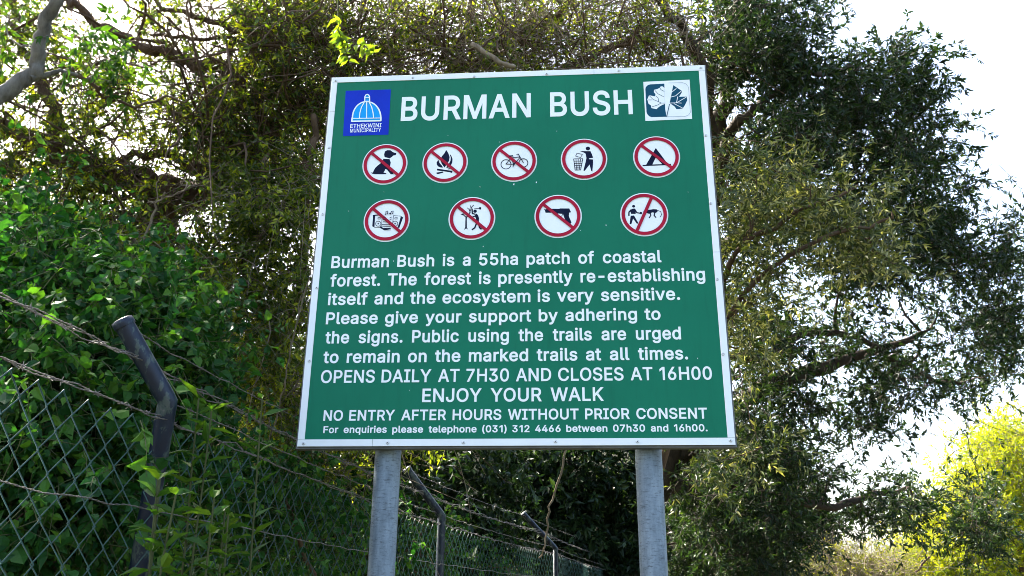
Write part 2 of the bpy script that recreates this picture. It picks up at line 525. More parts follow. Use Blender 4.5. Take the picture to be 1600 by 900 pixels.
# outlines of the sign writer's sans serif alphabet, in thousandths of the cap height: advance|contour/contour/...
GLYPHS = {
    '(': '537|175,406 177,462 181,519 188,577 198,636 210,696 224,754 240,811 259,867 279,921 300,971 323,1017 347,1060 464,1060 439,1007 416,953 395,898 375,842 357,785 342,728 329,672 317,616 309,561 302,508 299,456 297,406 298,361 302,316 307,271 315,225 325,179 338,131 353,82 370,32 390,-20 412,-74 436,-130 464,-189 347,-189 307,-116 273,-42 243,32 219,107 200,183 186,258 178,332',
    ')': '537|73,-189 101,-129 127,-72 149,-17 169,35 186,86 201,135 213,182 222,229 230,274 235,318 239,362 240,406 238,456 235,508 228,561 219,616 208,672 195,728 180,785 162,842 143,898 121,953 98,1007 73,1060 190,1060 214,1017 237,971 258,921 279,867 297,811 313,754 327,696 340,636 349,576 356,518 360,461 362,406 359,331 351,256 337,180 317,105 293,30 263,-44 229,-117 190,-189',
    '-': '891|662,481 662,369 224,369 224,481',
    '.': '369|187,-9 169,-7 153,-2 138,6 124,17 112,31 104,46 99,63 97,81 99,99 104,115 112,130 124,144 138,156 153,164 169,169 187,170 205,169 222,164 237,156 251,144 262,130 271,115 276,99 277,81 276,63 271,46 262,31 251,17 237,6 222,-2 205,-7',
    '0': '891|446,-13 392,-10 342,2 297,21 255,47 218,81 186,122 158,169 135,223 117,283 104,349 97,421 94,499 97,577 104,649 118,716 136,776 159,830 187,878 219,918 256,952 298,979 343,998 392,1010 446,1013 499,1010 548,998 594,979 635,952 672,918 704,878 732,830 755,776 773,716 786,649 794,577 797,499 794,421 786,349 773,283 755,223 732,169 705,122 673,81 636,47 594,21 549,2 499,-10/446,97 481,100 513,109 543,124 570,145 595,171 616,203 634,240 649,283 661,330 669,382 674,438 676,499 674,561 669,618 661,670 649,717 634,760 616,797 595,829 570,855 543,876 513,891 481,900 446,903 410,900 377,891 348,876 320,855 296,829 275,797 257,760 242,717 230,670 222,618 216,561 215,499 216,438 222,382 230,330 242,283 257,240 275,203 296,171 320,145 348,124 377,109 410,100',
    '1': '690|542,1000 542,0 417,0 417,881 411,881 169,703 169,839 390,1000',
    '2': '891|126,0 126,93 460,450 488,479 513,506 535,531 555,555 572,578 587,600 600,621 611,642 619,663 625,685 628,707 630,730 628,756 623,780 616,802 605,823 591,841 575,857 557,871 537,883 515,892 491,898 466,902 440,903 411,902 385,897 361,890 339,880 318,866 301,851 286,833 273,813 263,790 255,766 251,740 250,711 129,711 131,755 139,796 152,834 169,869 192,902 218,930 248,955 281,976 318,992 357,1004 398,1011 442,1013 486,1011 527,1004 565,992 601,976 634,956 663,932 688,905 710,875 727,842 739,808 747,771 749,732 748,705 744,677 738,651 729,624 717,598 702,569 683,540 660,508 634,475 602,437 566,397 525,353 300,119 300,111 765,111 765,0',
    '3': '891|428,-13 383,-11 341,-5 300,5 261,19 224,37 192,59 163,84 138,113 117,145 102,180 91,218 86,259 215,259 219,234 226,211 236,190 249,171 264,154 282,139 302,127 325,116 349,108 374,103 401,99 430,98 460,99 488,103 515,110 541,119 564,131 585,146 603,163 618,183 631,205 640,229 645,256 647,285 645,312 641,337 632,362 621,386 606,407 588,427 566,444 540,459 510,471 476,480 438,485 395,487 308,487 308,588 566,881 566,889 137,889 137,1000 732,1000 732,905 415,547 415,568 469,570 518,567 564,558 606,542 644,522 677,498 705,469 729,437 748,402 762,365 770,326 772,285 770,242 761,202 748,165 728,130 704,98 676,70 643,45 607,24 567,8 523,-4 477,-11',
    '4': '891|78,207 78,311 485,1000 611,1000 213,326 213,319 812,319 812,207/554,0 554,238 554,287 554,624 674,624 674,0',
    '5': '891|435,-13 391,-11 350,-5 312,6 275,22 242,41 212,64 186,89 163,118 144,150 130,183 122,219 117,256 240,256 244,234 250,213 259,193 271,175 286,158 302,143 320,130 341,118 362,110 385,103 410,99 435,98 464,100 492,105 518,114 543,127 565,142 585,160 603,181 617,205 629,231 638,258 643,288 644,319 643,350 637,380 629,408 616,435 601,459 583,480 563,499 540,515 515,528 488,537 459,542 428,544 403,543 378,540 354,535 329,528 306,518 285,508 267,496 252,483 132,497 189,1000 720,1000 720,889 296,889 263,593 268,593 285,606 305,619 326,629 349,639 373,646 399,651 424,655 451,656 485,654 517,649 548,642 578,631 606,617 632,601 656,582 678,561 698,537 716,511 732,484 745,454 755,423 763,390 767,356 768,321 766,274 758,229 744,188 725,149 702,113 674,81 642,54 607,30 568,11 526,-3 482,-11',
    '6': '891|445,-13 400,-11 357,-3 317,10 280,29 245,52 215,79 189,111 166,146 148,185 135,227 127,271 125,318 127,355 133,392 143,430 157,470 176,512 201,560 232,612 270,669 496,1000 633,1000 297,513 286,513 293,527 302,541 313,553 324,565 338,577 352,587 368,596 385,603 402,610 421,614 441,617 462,617 506,615 547,608 585,596 621,579 653,558 681,533 706,504 727,471 743,435 755,396 762,354 764,309 762,263 754,221 741,180 723,143 700,108 674,78 643,51 609,28 572,10 532,-3 490,-11/445,95 473,97 500,102 525,111 548,123 569,138 587,156 604,176 618,199 629,224 637,251 642,279 644,309 642,339 637,368 629,395 618,419 604,442 587,462 569,479 548,494 525,506 500,515 473,520 445,521 417,520 390,515 365,506 342,495 320,480 302,463 285,443 271,420 260,396 252,370 247,341 246,311 247,281 252,252 260,225 271,200 285,177 302,156 320,138 342,123 365,111 390,102 417,97',
    '7': '891|191,0 636,881 636,889 122,889 122,1000 768,1000 768,882 324,0',
    'A': '943|32,0 396,1000 543,1000 910,0 777,0 564,595 554,624 543,656 532,692 519,732 506,775 491,825 474,880 456,940 482,940 464,879 448,823 432,773 418,729 406,690 394,654 384,622 374,595 167,0/216,279 216,391 727,391 727,279',
    'B': '897|118,0 118,1000 474,1000 524,998 569,991 610,980 646,964 678,945 706,923 730,897 749,869 763,838 774,805 780,771 783,735 781,704 777,677 770,652 760,629 748,609 734,591 718,576 700,562 681,550 661,540 640,531 619,524 619,515 643,512 667,506 690,496 714,483 736,466 756,447 775,425 791,399 804,371 814,340 820,305 821,268 819,231 813,196 802,163 787,131 767,102 742,77 712,54 677,35 637,20 592,9 541,2 485,0/245,112 481,112 535,115 581,123 619,137 648,157 670,180 686,207 696,236 699,268 697,293 692,317 684,340 673,361 659,381 642,399 623,415 601,429 576,440 549,447 520,452 488,454 245,454/245,561 468,561 495,562 520,566 544,573 566,582 587,594 605,608 621,624 635,642 646,662 654,683 659,707 660,732 658,763 649,793 635,819 614,843 588,863 556,877 517,885 472,888 245,888',
    'C': '1003|526,-13 463,-10 403,2 347,22 295,49 248,83 205,125 168,172 137,227 112,287 94,352 83,423 79,499 83,576 94,647 112,713 137,773 168,827 205,875 248,916 295,951 347,978 403,998 463,1010 526,1013 563,1012 599,1008 635,1001 669,991 702,979 733,964 762,946 790,926 816,904 840,879 861,852 880,822 897,791 910,758 921,722 930,685 803,685 796,710 788,733 777,755 765,776 752,794 737,812 720,828 702,842 683,855 663,866 642,875 620,883 597,888 574,893 550,895 526,896 481,893 438,884 398,870 361,850 326,824 296,793 269,757 246,715 227,669 214,617 206,561 203,499 206,438 214,382 227,331 246,284 269,243 296,207 327,176 361,150 399,130 439,116 481,107 526,104 550,105 574,107 597,112 620,118 642,125 663,135 683,146 702,158 720,173 737,188 752,206 765,225 777,245 788,267 796,291 803,315 930,315 922,278 911,243 897,210 881,178 862,149 840,122 817,97 791,74 763,54 734,37 702,22 669,9 635,-1 600,-8 563,-12',
    'D': '987|430,0 189,0 189,112 422,112 481,115 534,124 582,138 625,159 663,185 695,216 723,252 745,293 762,339 775,389 782,443 785,502 782,560 775,614 762,663 745,709 723,749 696,785 665,816 628,842 587,862 541,876 490,885 434,888 183,888 183,1000 443,1000 513,996 579,985 638,966 693,940 742,907 785,868 821,821 852,769 876,710 894,646 904,577 907,502 904,427 893,357 876,292 852,233 821,180 783,134 739,94 689,60 633,34 571,15 504,4/245,1000 245,0 118,0 118,1000',
    'E': '823|118,0 118,1000 732,1000 732,888 245,888 245,562 699,562 699,450 245,450 245,112 738,112 738,0',
    'F': '806|118,0 118,1000 726,1000 726,888 245,888 245,547 681,547 681,435 245,435 245,0',
    'H': '1016|118,0 118,1000 245,1000 245,568 771,568 771,1000 898,1000 898,0 771,0 771,456 245,456 245,0',
    'I': '591|61,0 61,112 232,112 232,888 61,888 61,1000 530,1000 530,888 359,888 359,112 530,112 530,0',
    'J': '779|364,-13 301,-9 244,6 193,30 148,64 112,107 86,159 70,218 65,286 65,340 192,340 192,286 195,243 204,205 218,173 239,146 264,125 294,110 327,101 364,98 400,101 433,110 462,125 487,146 508,173 522,205 531,243 534,286 534,1000 661,1000 661,286 656,218 640,159 614,107 578,64 534,30 483,6 426,-9',
    'K': '917|205,286 205,425 222,447 240,470 257,492 273,513 291,534 308,555 325,576 343,596 361,617 379,637 397,657 416,677 715,1000 881,1000 454,542 448,543/118,0 118,1000 245,1000 245,657 244,442 245,380 245,0/732,0 369,509 448,608 882,0',
    'L': '772|118,0 118,1000 245,1000 245,112 710,112 710,0',
    'M': '1235|118,0 118,1000 298,1000 545,368 565,312 588,241 612,165 632,96 604,96 625,162 649,238 672,311 693,368 936,1000 1116,1000 1116,0 991,0 991,572 992,643 993,725 995,812 997,899 1008,899 1001,875 994,852 986,828 978,805 947,713 919,633 896,572 672,0 562,0 335,572 313,631 285,710 254,801 220,899 234,899 236,818 238,731 239,646 240,572 240,0',
    'N': '1029|118,0 118,1000 268,1000 674,359 683,346 692,331 702,315 713,296 725,276 736,255 749,233 762,210 775,185 788,160 801,135 813,108 796,105 793,133 791,160 789,186 788,213 787,238 786,263 785,287 785,309 784,383 784,1000 911,1000 911,0 760,0 397,570 349,650 336,672 322,696 307,721 291,749 211,889 234,892 240,754 244,645 246,572 246,0',
    'O': '1048|525,-13 462,-10 403,2 348,22 296,49 248,83 206,125 169,172 137,227 112,287 94,352 83,423 79,499 83,576 94,647 112,713 137,773 169,827 206,875 248,916 296,951 348,978 403,998 462,1010 525,1013 587,1010 647,998 702,978 754,951 802,916 844,875 880,827 912,773 937,713 955,647 966,576 969,499 966,423 955,352 937,287 912,227 880,172 844,125 802,83 754,49 702,22 647,2 587,-10/525,104 568,107 610,115 649,130 687,149 721,175 752,205 779,242 803,283 821,330 835,382 843,438 846,499 843,561 835,618 821,670 803,717 779,758 752,795 721,825 687,851 649,870 610,885 568,893 525,896 481,893 439,885 400,870 362,850 328,825 297,794 270,758 246,716 228,669 214,618 206,561 203,499 206,438 214,382 228,330 246,284 270,242 297,206 328,175 362,150 400,130 439,115 481,107',
    'P': '874|118,0 118,1000 462,1000 518,997 568,990 613,976 653,958 689,935 719,909 745,879 766,845 782,808 794,769 801,727 803,683 801,640 794,598 782,559 766,522 745,488 719,457 689,430 653,407 613,389 568,376 518,368 462,365 215,365 215,477 457,477 494,478 528,483 558,492 584,503 606,518 626,535 642,555 655,577 665,601 672,627 676,654 677,683 676,712 672,740 665,765 655,789 642,811 626,831 606,848 584,862 557,874 527,882 494,887 456,889 245,889 245,0',
    'R': '883|118,0 118,1000 464,1000 519,998 569,990 614,978 655,960 690,939 721,913 746,884 767,851 784,815 795,777 802,736 805,692 802,648 795,607 784,569 767,534 746,501 721,473 690,448 654,427 614,410 569,398 519,391 464,389 189,389 189,501 459,501 496,503 530,507 559,514 585,524 608,537 627,553 643,570 656,591 666,613 673,637 677,664 679,692 677,721 673,748 666,773 656,796 643,816 627,835 608,851 585,864 559,875 529,882 495,887 458,889 245,889 245,0/694,0 452,450 595,450 841,0',
    'S': '878|440,-17 387,-15 338,-9 293,3 251,18 213,38 179,61 150,88 126,118 105,152 90,188 80,227 75,268 205,268 209,241 217,216 228,193 243,172 260,155 280,139 302,126 327,115 354,107 381,101 410,98 440,97 473,98 504,102 534,109 562,118 588,131 610,145 630,162 648,181 661,201 671,224 677,248 679,274 678,297 673,317 664,335 653,352 638,366 622,379 603,391 582,402 559,412 534,421 508,429 481,437 361,470 303,489 251,512 207,538 169,568 140,603 119,641 106,684 102,732 105,773 113,811 127,847 147,880 172,910 201,936 234,959 270,979 311,994 353,1005 399,1011 446,1013 495,1011 540,1005 582,994 621,978 657,959 689,936 717,911 741,882 761,850 775,817 784,781 788,743 663,743 656,778 642,810 621,837 594,860 562,878 526,891 486,899 442,901 411,900 382,896 354,889 329,880 306,869 285,855 268,840 253,822 241,803 233,783 228,761 226,738 228,714 234,692 244,673 257,656 274,641 292,627 312,616 333,606 355,597 376,589 397,582 417,577 519,549 542,543 565,536 588,527 612,518 637,508 660,496 683,482 705,467 726,450 744,432 761,411 776,388 787,363 796,336 801,305 803,272 800,233 792,195 779,159 760,125 736,94 707,66 674,42 636,21 593,4 546,-8 495,-15',
    'T': '882|62,888 62,1000 819,1000 819,888 505,888 505,0 379,0 379,888',
    'U': '1017|509,-16 452,-13 398,-5 349,10 303,30 261,55 225,85 193,119 166,157 145,199 130,243 121,290 118,340 118,1000 244,1000 244,350 246,315 252,282 262,251 277,222 294,195 315,172 340,151 368,134 399,119 433,109 469,103 509,101 549,103 585,109 619,119 650,134 678,151 702,172 723,195 740,222 754,251 764,282 770,315 772,350 772,1000 899,1000 899,340 896,290 887,243 871,199 850,157 824,119 792,85 756,55 714,30 669,10 619,-5 566,-13',
    'W': '1349|305,0 32,1000 162,1000 321,385 327,361 333,336 339,311 345,286 367,184 372,158 378,132 382,105 387,78 372,78 377,105 382,132 387,158 393,184 398,210 404,235 409,261 415,286 440,385 602,1000 746,1000 907,385 914,361 920,336 927,311 933,286 956,184 961,158 967,132 972,105 977,78 960,78 965,105 970,132 975,158 981,184 986,210 992,235 997,261 1003,286 1028,385 1186,1000 1316,1000 1042,0 895,0 723,635 715,667 706,700 698,734 691,769 683,807 675,847 668,889 660,934 687,934 680,891 673,851 665,812 658,776 651,741 643,705 634,670 625,635 453,0',
    'Y': '928|400,0 400,409 32,1000 179,1000 378,677 394,651 409,625 423,599 437,574 450,548 463,519 477,488 491,453 440,453 453,488 467,520 480,550 494,576 507,601 521,626 536,651 551,677 749,1000 895,1000 527,409 527,0',
    'a': '765|314,-17 280,-15 247,-10 215,-2 186,10 158,25 134,42 112,63 94,88 79,115 68,144 62,177 60,212 61,243 66,270 74,295 85,316 99,335 114,352 132,367 152,380 174,390 197,400 221,408 246,414 272,419 298,424 324,429 350,432 459,446 479,448 496,452 510,456 521,462 530,468 537,477 540,488 542,501 542,505 541,527 537,547 532,566 524,583 514,598 502,612 488,623 471,633 453,641 432,646 409,649 385,650 359,649 335,646 313,641 293,634 275,625 259,615 244,603 231,591 220,578 211,565 203,552 197,538 81,572 95,605 112,633 132,658 154,680 179,699 205,715 232,728 261,738 291,746 321,751 351,755 381,756 402,755 423,753 446,750 470,746 494,740 517,731 540,721 562,708 583,693 602,675 618,654 634,630 646,602 655,570 660,534 662,494 662,0 544,0 544,102 536,102 528,89 519,76 508,62 495,48 480,35 464,23 444,12 423,2 400,-6 374,-12 345,-16/335,89 367,91 397,96 424,104 448,115 470,129 488,145 504,163 518,183 528,204 536,226 540,248 542,271 542,373 537,369 530,365 521,361 510,358 498,354 484,351 470,348 455,346 394,337 345,330 324,327 303,323 283,318 264,312 246,304 230,296 216,286 203,274 193,260 186,244 182,226 181,206 182,188 185,171 192,156 200,142 211,130 224,119 239,110 255,103 273,97 292,93 313,90',
    'b': '834|451,-16 418,-15 389,-10 362,-3 339,7 318,20 300,33 284,47 271,61 259,76 249,90 240,103 232,115 220,115 220,0 103,0 103,1000 223,1000 223,628 232,628 240,639 249,652 259,665 270,680 283,694 299,708 317,721 337,733 360,743 387,750 417,754 450,756 496,753 538,744 578,729 615,709 649,683 679,652 705,616 727,575 744,530 757,481 765,428 767,371 765,314 757,261 745,212 727,166 705,125 679,89 650,58 616,32 579,11 539,-4 496,-13/433,92 466,94 497,101 524,113 549,129 572,149 591,172 607,199 621,229 631,262 639,297 643,334 645,372 643,411 639,447 632,481 621,513 608,543 591,569 572,592 550,612 525,628 497,639 466,646 433,648 400,646 369,640 342,629 317,613 295,594 276,572 259,546 246,517 235,485 228,450 223,412 221,372 223,332 228,294 235,259 246,226 260,196 276,170 296,147 318,128 343,112 370,101 400,94',
    'c': '778|407,-16 358,-13 312,-4 269,11 230,32 193,59 161,90 134,126 110,167 91,212 78,261 70,313 67,368 70,425 78,478 91,527 110,572 134,613 161,649 193,681 230,707 269,729 312,744 358,753 407,756 435,755 461,752 486,748 511,741 535,733 558,724 579,712 600,700 619,685 637,669 653,652 668,633 681,613 693,591 703,568 711,544 595,515 591,529 585,543 579,556 571,568 562,580 553,591 542,601 531,611 518,619 505,627 491,633 476,639 460,643 443,646 426,648 407,648 372,646 340,639 311,627 285,610 263,589 243,565 227,538 213,508 203,475 195,441 191,406 189,368 191,332 195,297 203,263 213,231 227,201 243,174 263,150 285,130 311,113 340,101 372,94 407,91 426,92 444,94 461,97 477,101 492,107 506,114 520,121 532,130 544,140 555,150 564,162 573,174 581,187 588,201 593,215 598,230 713,201 705,177 696,153 684,131 671,110 656,91 639,73 621,57 602,42 581,29 559,17 537,7 512,-1 487,-8 461,-12 435,-15',
    'd': '834|384,-16 339,-13 296,-4 256,11 219,32 185,58 155,89 129,125 107,166 90,212 77,261 70,314 67,371 70,428 77,481 90,530 108,575 130,616 156,652 186,683 220,709 257,729 297,744 339,753 385,756 418,754 448,750 474,743 497,733 518,721 536,708 551,694 565,680 576,665 586,652 595,639 602,628 611,628 611,1000 731,1000 731,0 615,0 615,115 603,115 595,103 586,90 576,76 564,61 550,47 534,33 516,20 496,7 473,-3 446,-10 417,-15/402,92 435,94 465,101 492,112 517,128 539,147 559,170 575,196 589,226 599,259 607,294 611,332 613,372 611,412 607,450 599,485 589,517 576,546 559,572 540,594 518,613 493,629 465,640 435,646 402,648 368,646 337,639 309,628 284,612 262,592 243,569 226,543 213,513 203,481 195,447 191,411 189,372 191,334 195,297 203,262 213,229 227,199 243,172 263,149 285,129 310,113 338,101 369,94',
    'e': '794|417,-16 364,-13 316,-4 271,11 230,32 193,59 161,90 133,126 109,167 91,212 78,260 70,312 67,367 70,423 78,475 91,524 109,569 132,611 159,647 190,679 226,706 266,728 308,743 354,753 403,756 434,754 464,751 493,744 522,735 551,723 578,709 603,691 628,670 650,646 670,619 687,588 702,554 714,516 723,475 728,430 730,381 730,333 147,333 147,434 664,434 609,397 607,433 603,467 596,498 585,528 572,555 556,578 538,599 516,617 492,631 465,641 436,647 403,649 371,647 341,641 313,630 288,616 265,598 245,578 228,555 214,530 203,503 195,474 190,445 189,415 189,349 190,309 196,273 205,239 217,209 233,182 251,158 273,138 297,121 324,108 353,98 384,92 417,91 439,91 460,94 480,98 499,104 516,111 532,120 547,131 561,143 573,157 584,172 593,189 601,207 717,179 707,151 694,124 678,100 659,77 637,57 612,38 585,22 555,9 524,-2 490,-10 454,-15',
    'f': '499|448,746 448,643 13,643 13,746/158,0 158,848 160,879 166,907 175,932 188,955 204,975 222,993 243,1008 266,1020 290,1029 316,1036 342,1040 368,1042 388,1041 406,1040 422,1038 437,1036 450,1033 461,1030 470,1027 477,1024 447,921 422,928 414,929 405,931 394,931 383,932 357,930 336,925 318,916 303,904 292,889 285,870 280,848 279,823 279,0',
    'g': '836|407,-296 367,-295 330,-291 295,-284 263,-274 234,-263 207,-249 183,-234 162,-216 143,-198 126,-178 112,-158 99,-136 199,-80 208,-92 217,-104 227,-117 239,-130 252,-142 267,-154 284,-164 303,-173 325,-181 349,-187 377,-190 407,-191 450,-189 489,-180 524,-167 555,-148 580,-123 598,-92 608,-55 612,-11 612,134 602,134 594,122 585,109 575,96 563,82 550,67 534,54 516,42 496,31 473,21 446,15 416,11 383,9 339,12 298,20 259,34 221,52 187,76 157,105 131,139 108,177 90,220 77,268 70,320 67,376 70,432 77,484 90,532 108,577 130,617 157,652 187,683 221,709 258,729 298,744 340,753 385,756 418,754 448,750 475,743 498,733 519,721 537,708 553,695 566,680 578,665 588,652 597,639 605,627 615,627 615,746 732,746 732,-17 729,-64 721,-106 708,-143 689,-177 665,-205 637,-230 606,-251 571,-267 533,-280 493,-289 451,-294/403,116 436,118 466,124 493,134 518,148 540,165 559,186 576,210 590,238 600,269 608,302 613,339 614,379 613,417 608,454 601,487 590,519 576,547 560,573 541,595 519,614 494,629 466,640 436,646 403,648 369,646 338,639 310,628 285,612 263,593 243,570 227,545 213,516 203,484 195,451 191,416 189,379 191,340 195,305 203,272 214,241 227,213 244,188 264,167 286,149 311,135 339,124 369,118',
    'h': '806|223,446 223,0 103,0 103,1000 223,1000 223,565 201,565 220,613 243,653 269,686 299,712 332,731 368,745 406,753 447,756 484,754 518,748 550,738 580,724 607,707 631,685 652,660 670,631 684,597 694,560 700,518 702,472 702,0 582,0 582,462 579,504 571,540 556,572 537,598 512,620 483,635 450,644 413,647 387,646 362,641 338,634 316,624 296,611 278,595 262,577 248,556 237,532 230,506 225,477',
    'i': '328|103,0 103,746 223,746 223,0/164,870 148,872 133,876 119,883 106,894 95,906 87,919 83,934 81,950 83,966 87,981 95,994 106,1006 119,1017 133,1024 148,1028 164,1030 181,1028 197,1024 211,1017 224,1006 235,994 242,981 247,966 248,950 247,934 242,919 235,906 224,894 211,883 197,876 181,872',
    'k': '748|216,268 216,416 237,416 559,746 708,746 362,392 348,392/103,0 103,1000 223,1000 223,0/578,0 291,365 376,450 732,0',
    'l': '372|274,-5 233,-2 198,6 169,20 145,40 127,64 114,93 106,127 103,166 103,1000 223,1000 223,194 224,170 227,151 231,135 236,122 244,114 255,107 270,103 287,102 315,103 334,107 355,5 318,-2 307,-3 296,-4 285,-5',
    'm': '1199|103,0 103,746 220,746 221,581 211,581 220,609 231,635 245,659 260,680 278,698 297,715 317,728 338,739 361,748 384,754 407,758 431,759 470,756 506,747 537,731 565,709 588,682 607,652 621,617 631,579 614,579 622,606 633,631 646,653 663,674 681,693 702,710 724,725 748,737 774,747 801,754 829,758 858,759 890,757 921,752 950,743 977,731 1003,715 1025,695 1045,672 1063,646 1077,615 1087,581 1093,543 1095,501 1095,0 974,0 974,499 972,536 963,568 949,594 929,615 905,630 880,641 852,647 823,650 798,648 776,644 755,638 736,629 718,617 703,603 690,588 679,570 670,551 664,531 660,509 659,486 659,0 539,0 539,511 536,540 529,567 516,591 497,611 475,628 450,640 422,647 392,650 370,648 350,645 329,638 310,629 291,618 275,604 260,587 247,568 237,547 229,523 225,497 223,468 223,0',
    'n': '805|223,446 223,0 103,0 103,746 219,746 220,565 201,565 220,613 243,653 269,686 299,712 332,731 368,745 406,753 447,756 484,754 518,748 550,738 580,724 607,707 631,685 652,660 669,631 684,597 694,560 700,518 702,472 702,0 582,0 582,462 579,504 571,540 556,572 537,598 512,620 483,635 450,644 413,647 387,646 362,641 338,634 316,624 296,611 278,595 262,577 248,556 237,532 230,506 225,477',
    'o': '816|407,-16 358,-13 312,-4 269,11 230,32 193,59 161,90 134,126 110,167 91,212 78,261 70,313 67,368 70,425 78,478 91,527 110,572 134,613 161,649 193,681 230,707 269,729 312,744 358,753 407,756 457,753 504,744 547,729 587,707 623,681 655,649 683,613 706,572 725,527 738,478 746,425 749,368 746,313 738,261 725,212 706,167 683,126 655,90 623,59 587,32 547,11 504,-4 457,-13/407,91 443,94 476,101 505,113 531,130 554,150 574,174 590,201 604,231 614,263 622,297 626,332 628,368 626,405 622,441 614,475 604,507 590,538 574,565 554,589 531,610 505,627 476,639 443,646 407,648 372,646 340,639 311,627 285,610 263,589 243,565 227,538 213,508 203,475 195,441 191,406 189,368 191,332 195,297 203,263 213,231 227,201 243,174 263,150 285,130 311,113 340,101 372,94',
    'p': '834|103,-281 103,746 220,746 220,628 232,628 240,639 248,652 258,665 270,680 283,694 299,708 317,721 337,733 360,743 387,750 417,754 450,756 496,753 538,744 578,729 615,709 649,683 679,652 705,616 727,575 744,530 757,481 765,428 767,371 765,314 757,261 745,212 727,166 705,125 679,89 650,58 616,32 579,11 539,-4 496,-13 451,-16 418,-15 389,-10 362,-3 339,7 319,20 301,33 285,47 271,61 259,76 249,90 240,103 232,115 223,115 223,-281/433,92 466,94 497,101 524,113 549,129 572,149 591,172 607,199 621,229 631,262 639,297 643,334 645,372 643,411 639,447 632,481 621,513 608,543 591,569 572,592 550,612 525,628 497,639 466,646 433,648 400,646 369,640 342,629 317,613 295,594 276,572 259,546 246,517 235,485 228,450 223,412 221,372 223,332 228,294 235,259 246,226 260,196 276,170 296,147 318,128 343,112 370,101 400,94',
    'q': '834|731,-281 611,-281 611,115 602,115 595,103 586,90 575,76 564,61 550,47 534,33 516,20 496,7 473,-3 446,-10 417,-15 384,-16 339,-13 296,-4 256,11 219,32 185,58 155,89 129,125 107,166 90,212 77,261 70,314 67,371 70,428 77,481 90,530 108,575 130,616 156,652 186,683 220,709 257,729 297,744 339,753 385,756 418,754 448,750 474,743 497,733 518,721 536,708 551,694 565,680 576,665 586,652 595,639 603,628 615,628 615,746 731,746/402,92 435,94 465,101 492,112 517,128 539,147 559,170 575,196 589,226 599,259 607,294 611,332 613,372 611,412 607,450 599,485 589,517 576,546 559,572 540,594 518,613 493,629 465,640 435,646 402,648 368,646 337,639 309,628 284,612 262,592 243,569 226,543 213,513 203,481 195,447 191,411 189,372 191,334 195,297 203,262 213,229 227,199 243,172 263,149 285,129 310,113 338,101 369,94',
    'r': '509|103,0 103,746 219,746 219,631 227,631 239,658 255,682 276,703 300,722 327,737 355,748 386,754 419,756 451,756 479,754 479,634 452,638 441,639 430,640 419,640 407,640 381,639 357,635 334,628 313,618 293,606 276,592 260,576 247,557 237,537 229,515 225,491 223,466 223,0',
    's': '717|358,-16 320,-15 285,-10 252,-3 220,7 192,20 166,35 142,53 121,74 104,98 89,125 78,154 70,185 185,209 194,181 207,156 224,135 244,118 268,106 294,97 324,91 356,89 393,91 426,98 455,108 481,122 501,140 515,159 524,180 527,202 525,221 520,238 511,253 499,267 484,279 465,289 443,298 417,305 293,334 246,348 205,365 170,385 142,409 120,436 104,467 95,501 92,538 94,570 101,599 112,626 128,652 147,675 170,695 197,713 226,728 258,740 293,749 329,754 368,756 405,754 439,750 470,742 499,732 525,719 548,704 569,687 588,667 603,645 617,622 628,596 637,570 527,545 519,566 508,585 494,603 477,620 456,635 431,645 402,652 368,654 336,652 307,646 281,636 257,623 238,606 224,588 216,567 213,545 215,525 221,507 230,492 244,478 261,466 282,456 308,446 338,438 451,411 499,398 540,381 574,360 602,337 623,310 639,280 648,246 651,209 649,177 642,147 630,119 614,93 594,68 570,47 542,29 511,13 476,0 439,-9 400,-14',
    't': '447|401,746 401,643 13,643 13,746/128,926 248,926 248,192 249,169 253,150 259,133 267,120 279,111 294,104 313,99 335,98 364,100 397,105 419,3 409,1 399,-2 389,-4 377,-5 365,-7 354,-7 342,-8 331,-8 285,-5 245,4 210,20 181,42 158,69 141,102 131,140 128,183',
    'u': '806|358,-10 322,-8 288,-2 256,7 226,21 199,39 175,60 154,86 136,115 122,149 111,186 105,228 103,273 103,746 223,746 223,283 226,242 235,206 249,174 269,147 294,126 323,111 356,102 393,99 419,100 444,104 468,112 490,122 510,135 528,151 544,169 557,190 568,214 576,240 580,269 582,300 582,746 702,746 702,0 586,0 586,181 604,181 585,132 562,92 535,59 505,33 472,14 437,1 399,-7',
    'v': '765|319,0 34,746 166,746 325,305 337,271 348,238 358,204 367,171 376,138 385,105 395,73 404,41 362,41 371,73 381,105 390,138 399,171 408,204 418,238 429,271 440,305 599,746 730,746 445,0',
    'w': '1115|270,0 44,746 171,746 262,420 272,385 282,348 292,309 302,268 313,225 323,180 334,132 344,81 324,81 334,130 344,177 355,222 365,265 375,306 385,346 395,384 405,420 495,746 622,746 711,420 720,384 730,347 740,308 750,267 760,224 770,179 781,131 791,81 769,81 780,130 791,178 801,223 812,266 822,307 832,346 843,384 852,420 944,746 1070,746 844,0 724,0 627,338 599,442 592,469 585,496 578,523 571,551 544,664 571,664 544,551 516,442 509,415 502,389 495,363 487,338 391,0',
    'y': '765|93,-272 121,-168 140,-172 157,-175 174,-177 189,-177 204,-175 218,-171 231,-165 244,-156 256,-145 267,-131 278,-114 287,-94 296,-70 319,-3 34,746 166,746 325,305 337,271 348,237 358,204 367,170 376,137 385,105 394,73 404,41 361,41 370,73 380,105 389,138 398,171 407,204 418,238 429,271 440,305 600,746 730,746 401,-114 389,-142 376,-167 362,-190 347,-210 331,-228 313,-243 294,-256 274,-267 252,-275 230,-281 205,-284 180,-285 165,-285 152,-284 139,-283 127,-281 116,-279 107,-277 99,-275',
}

FONT_CACHE = {}


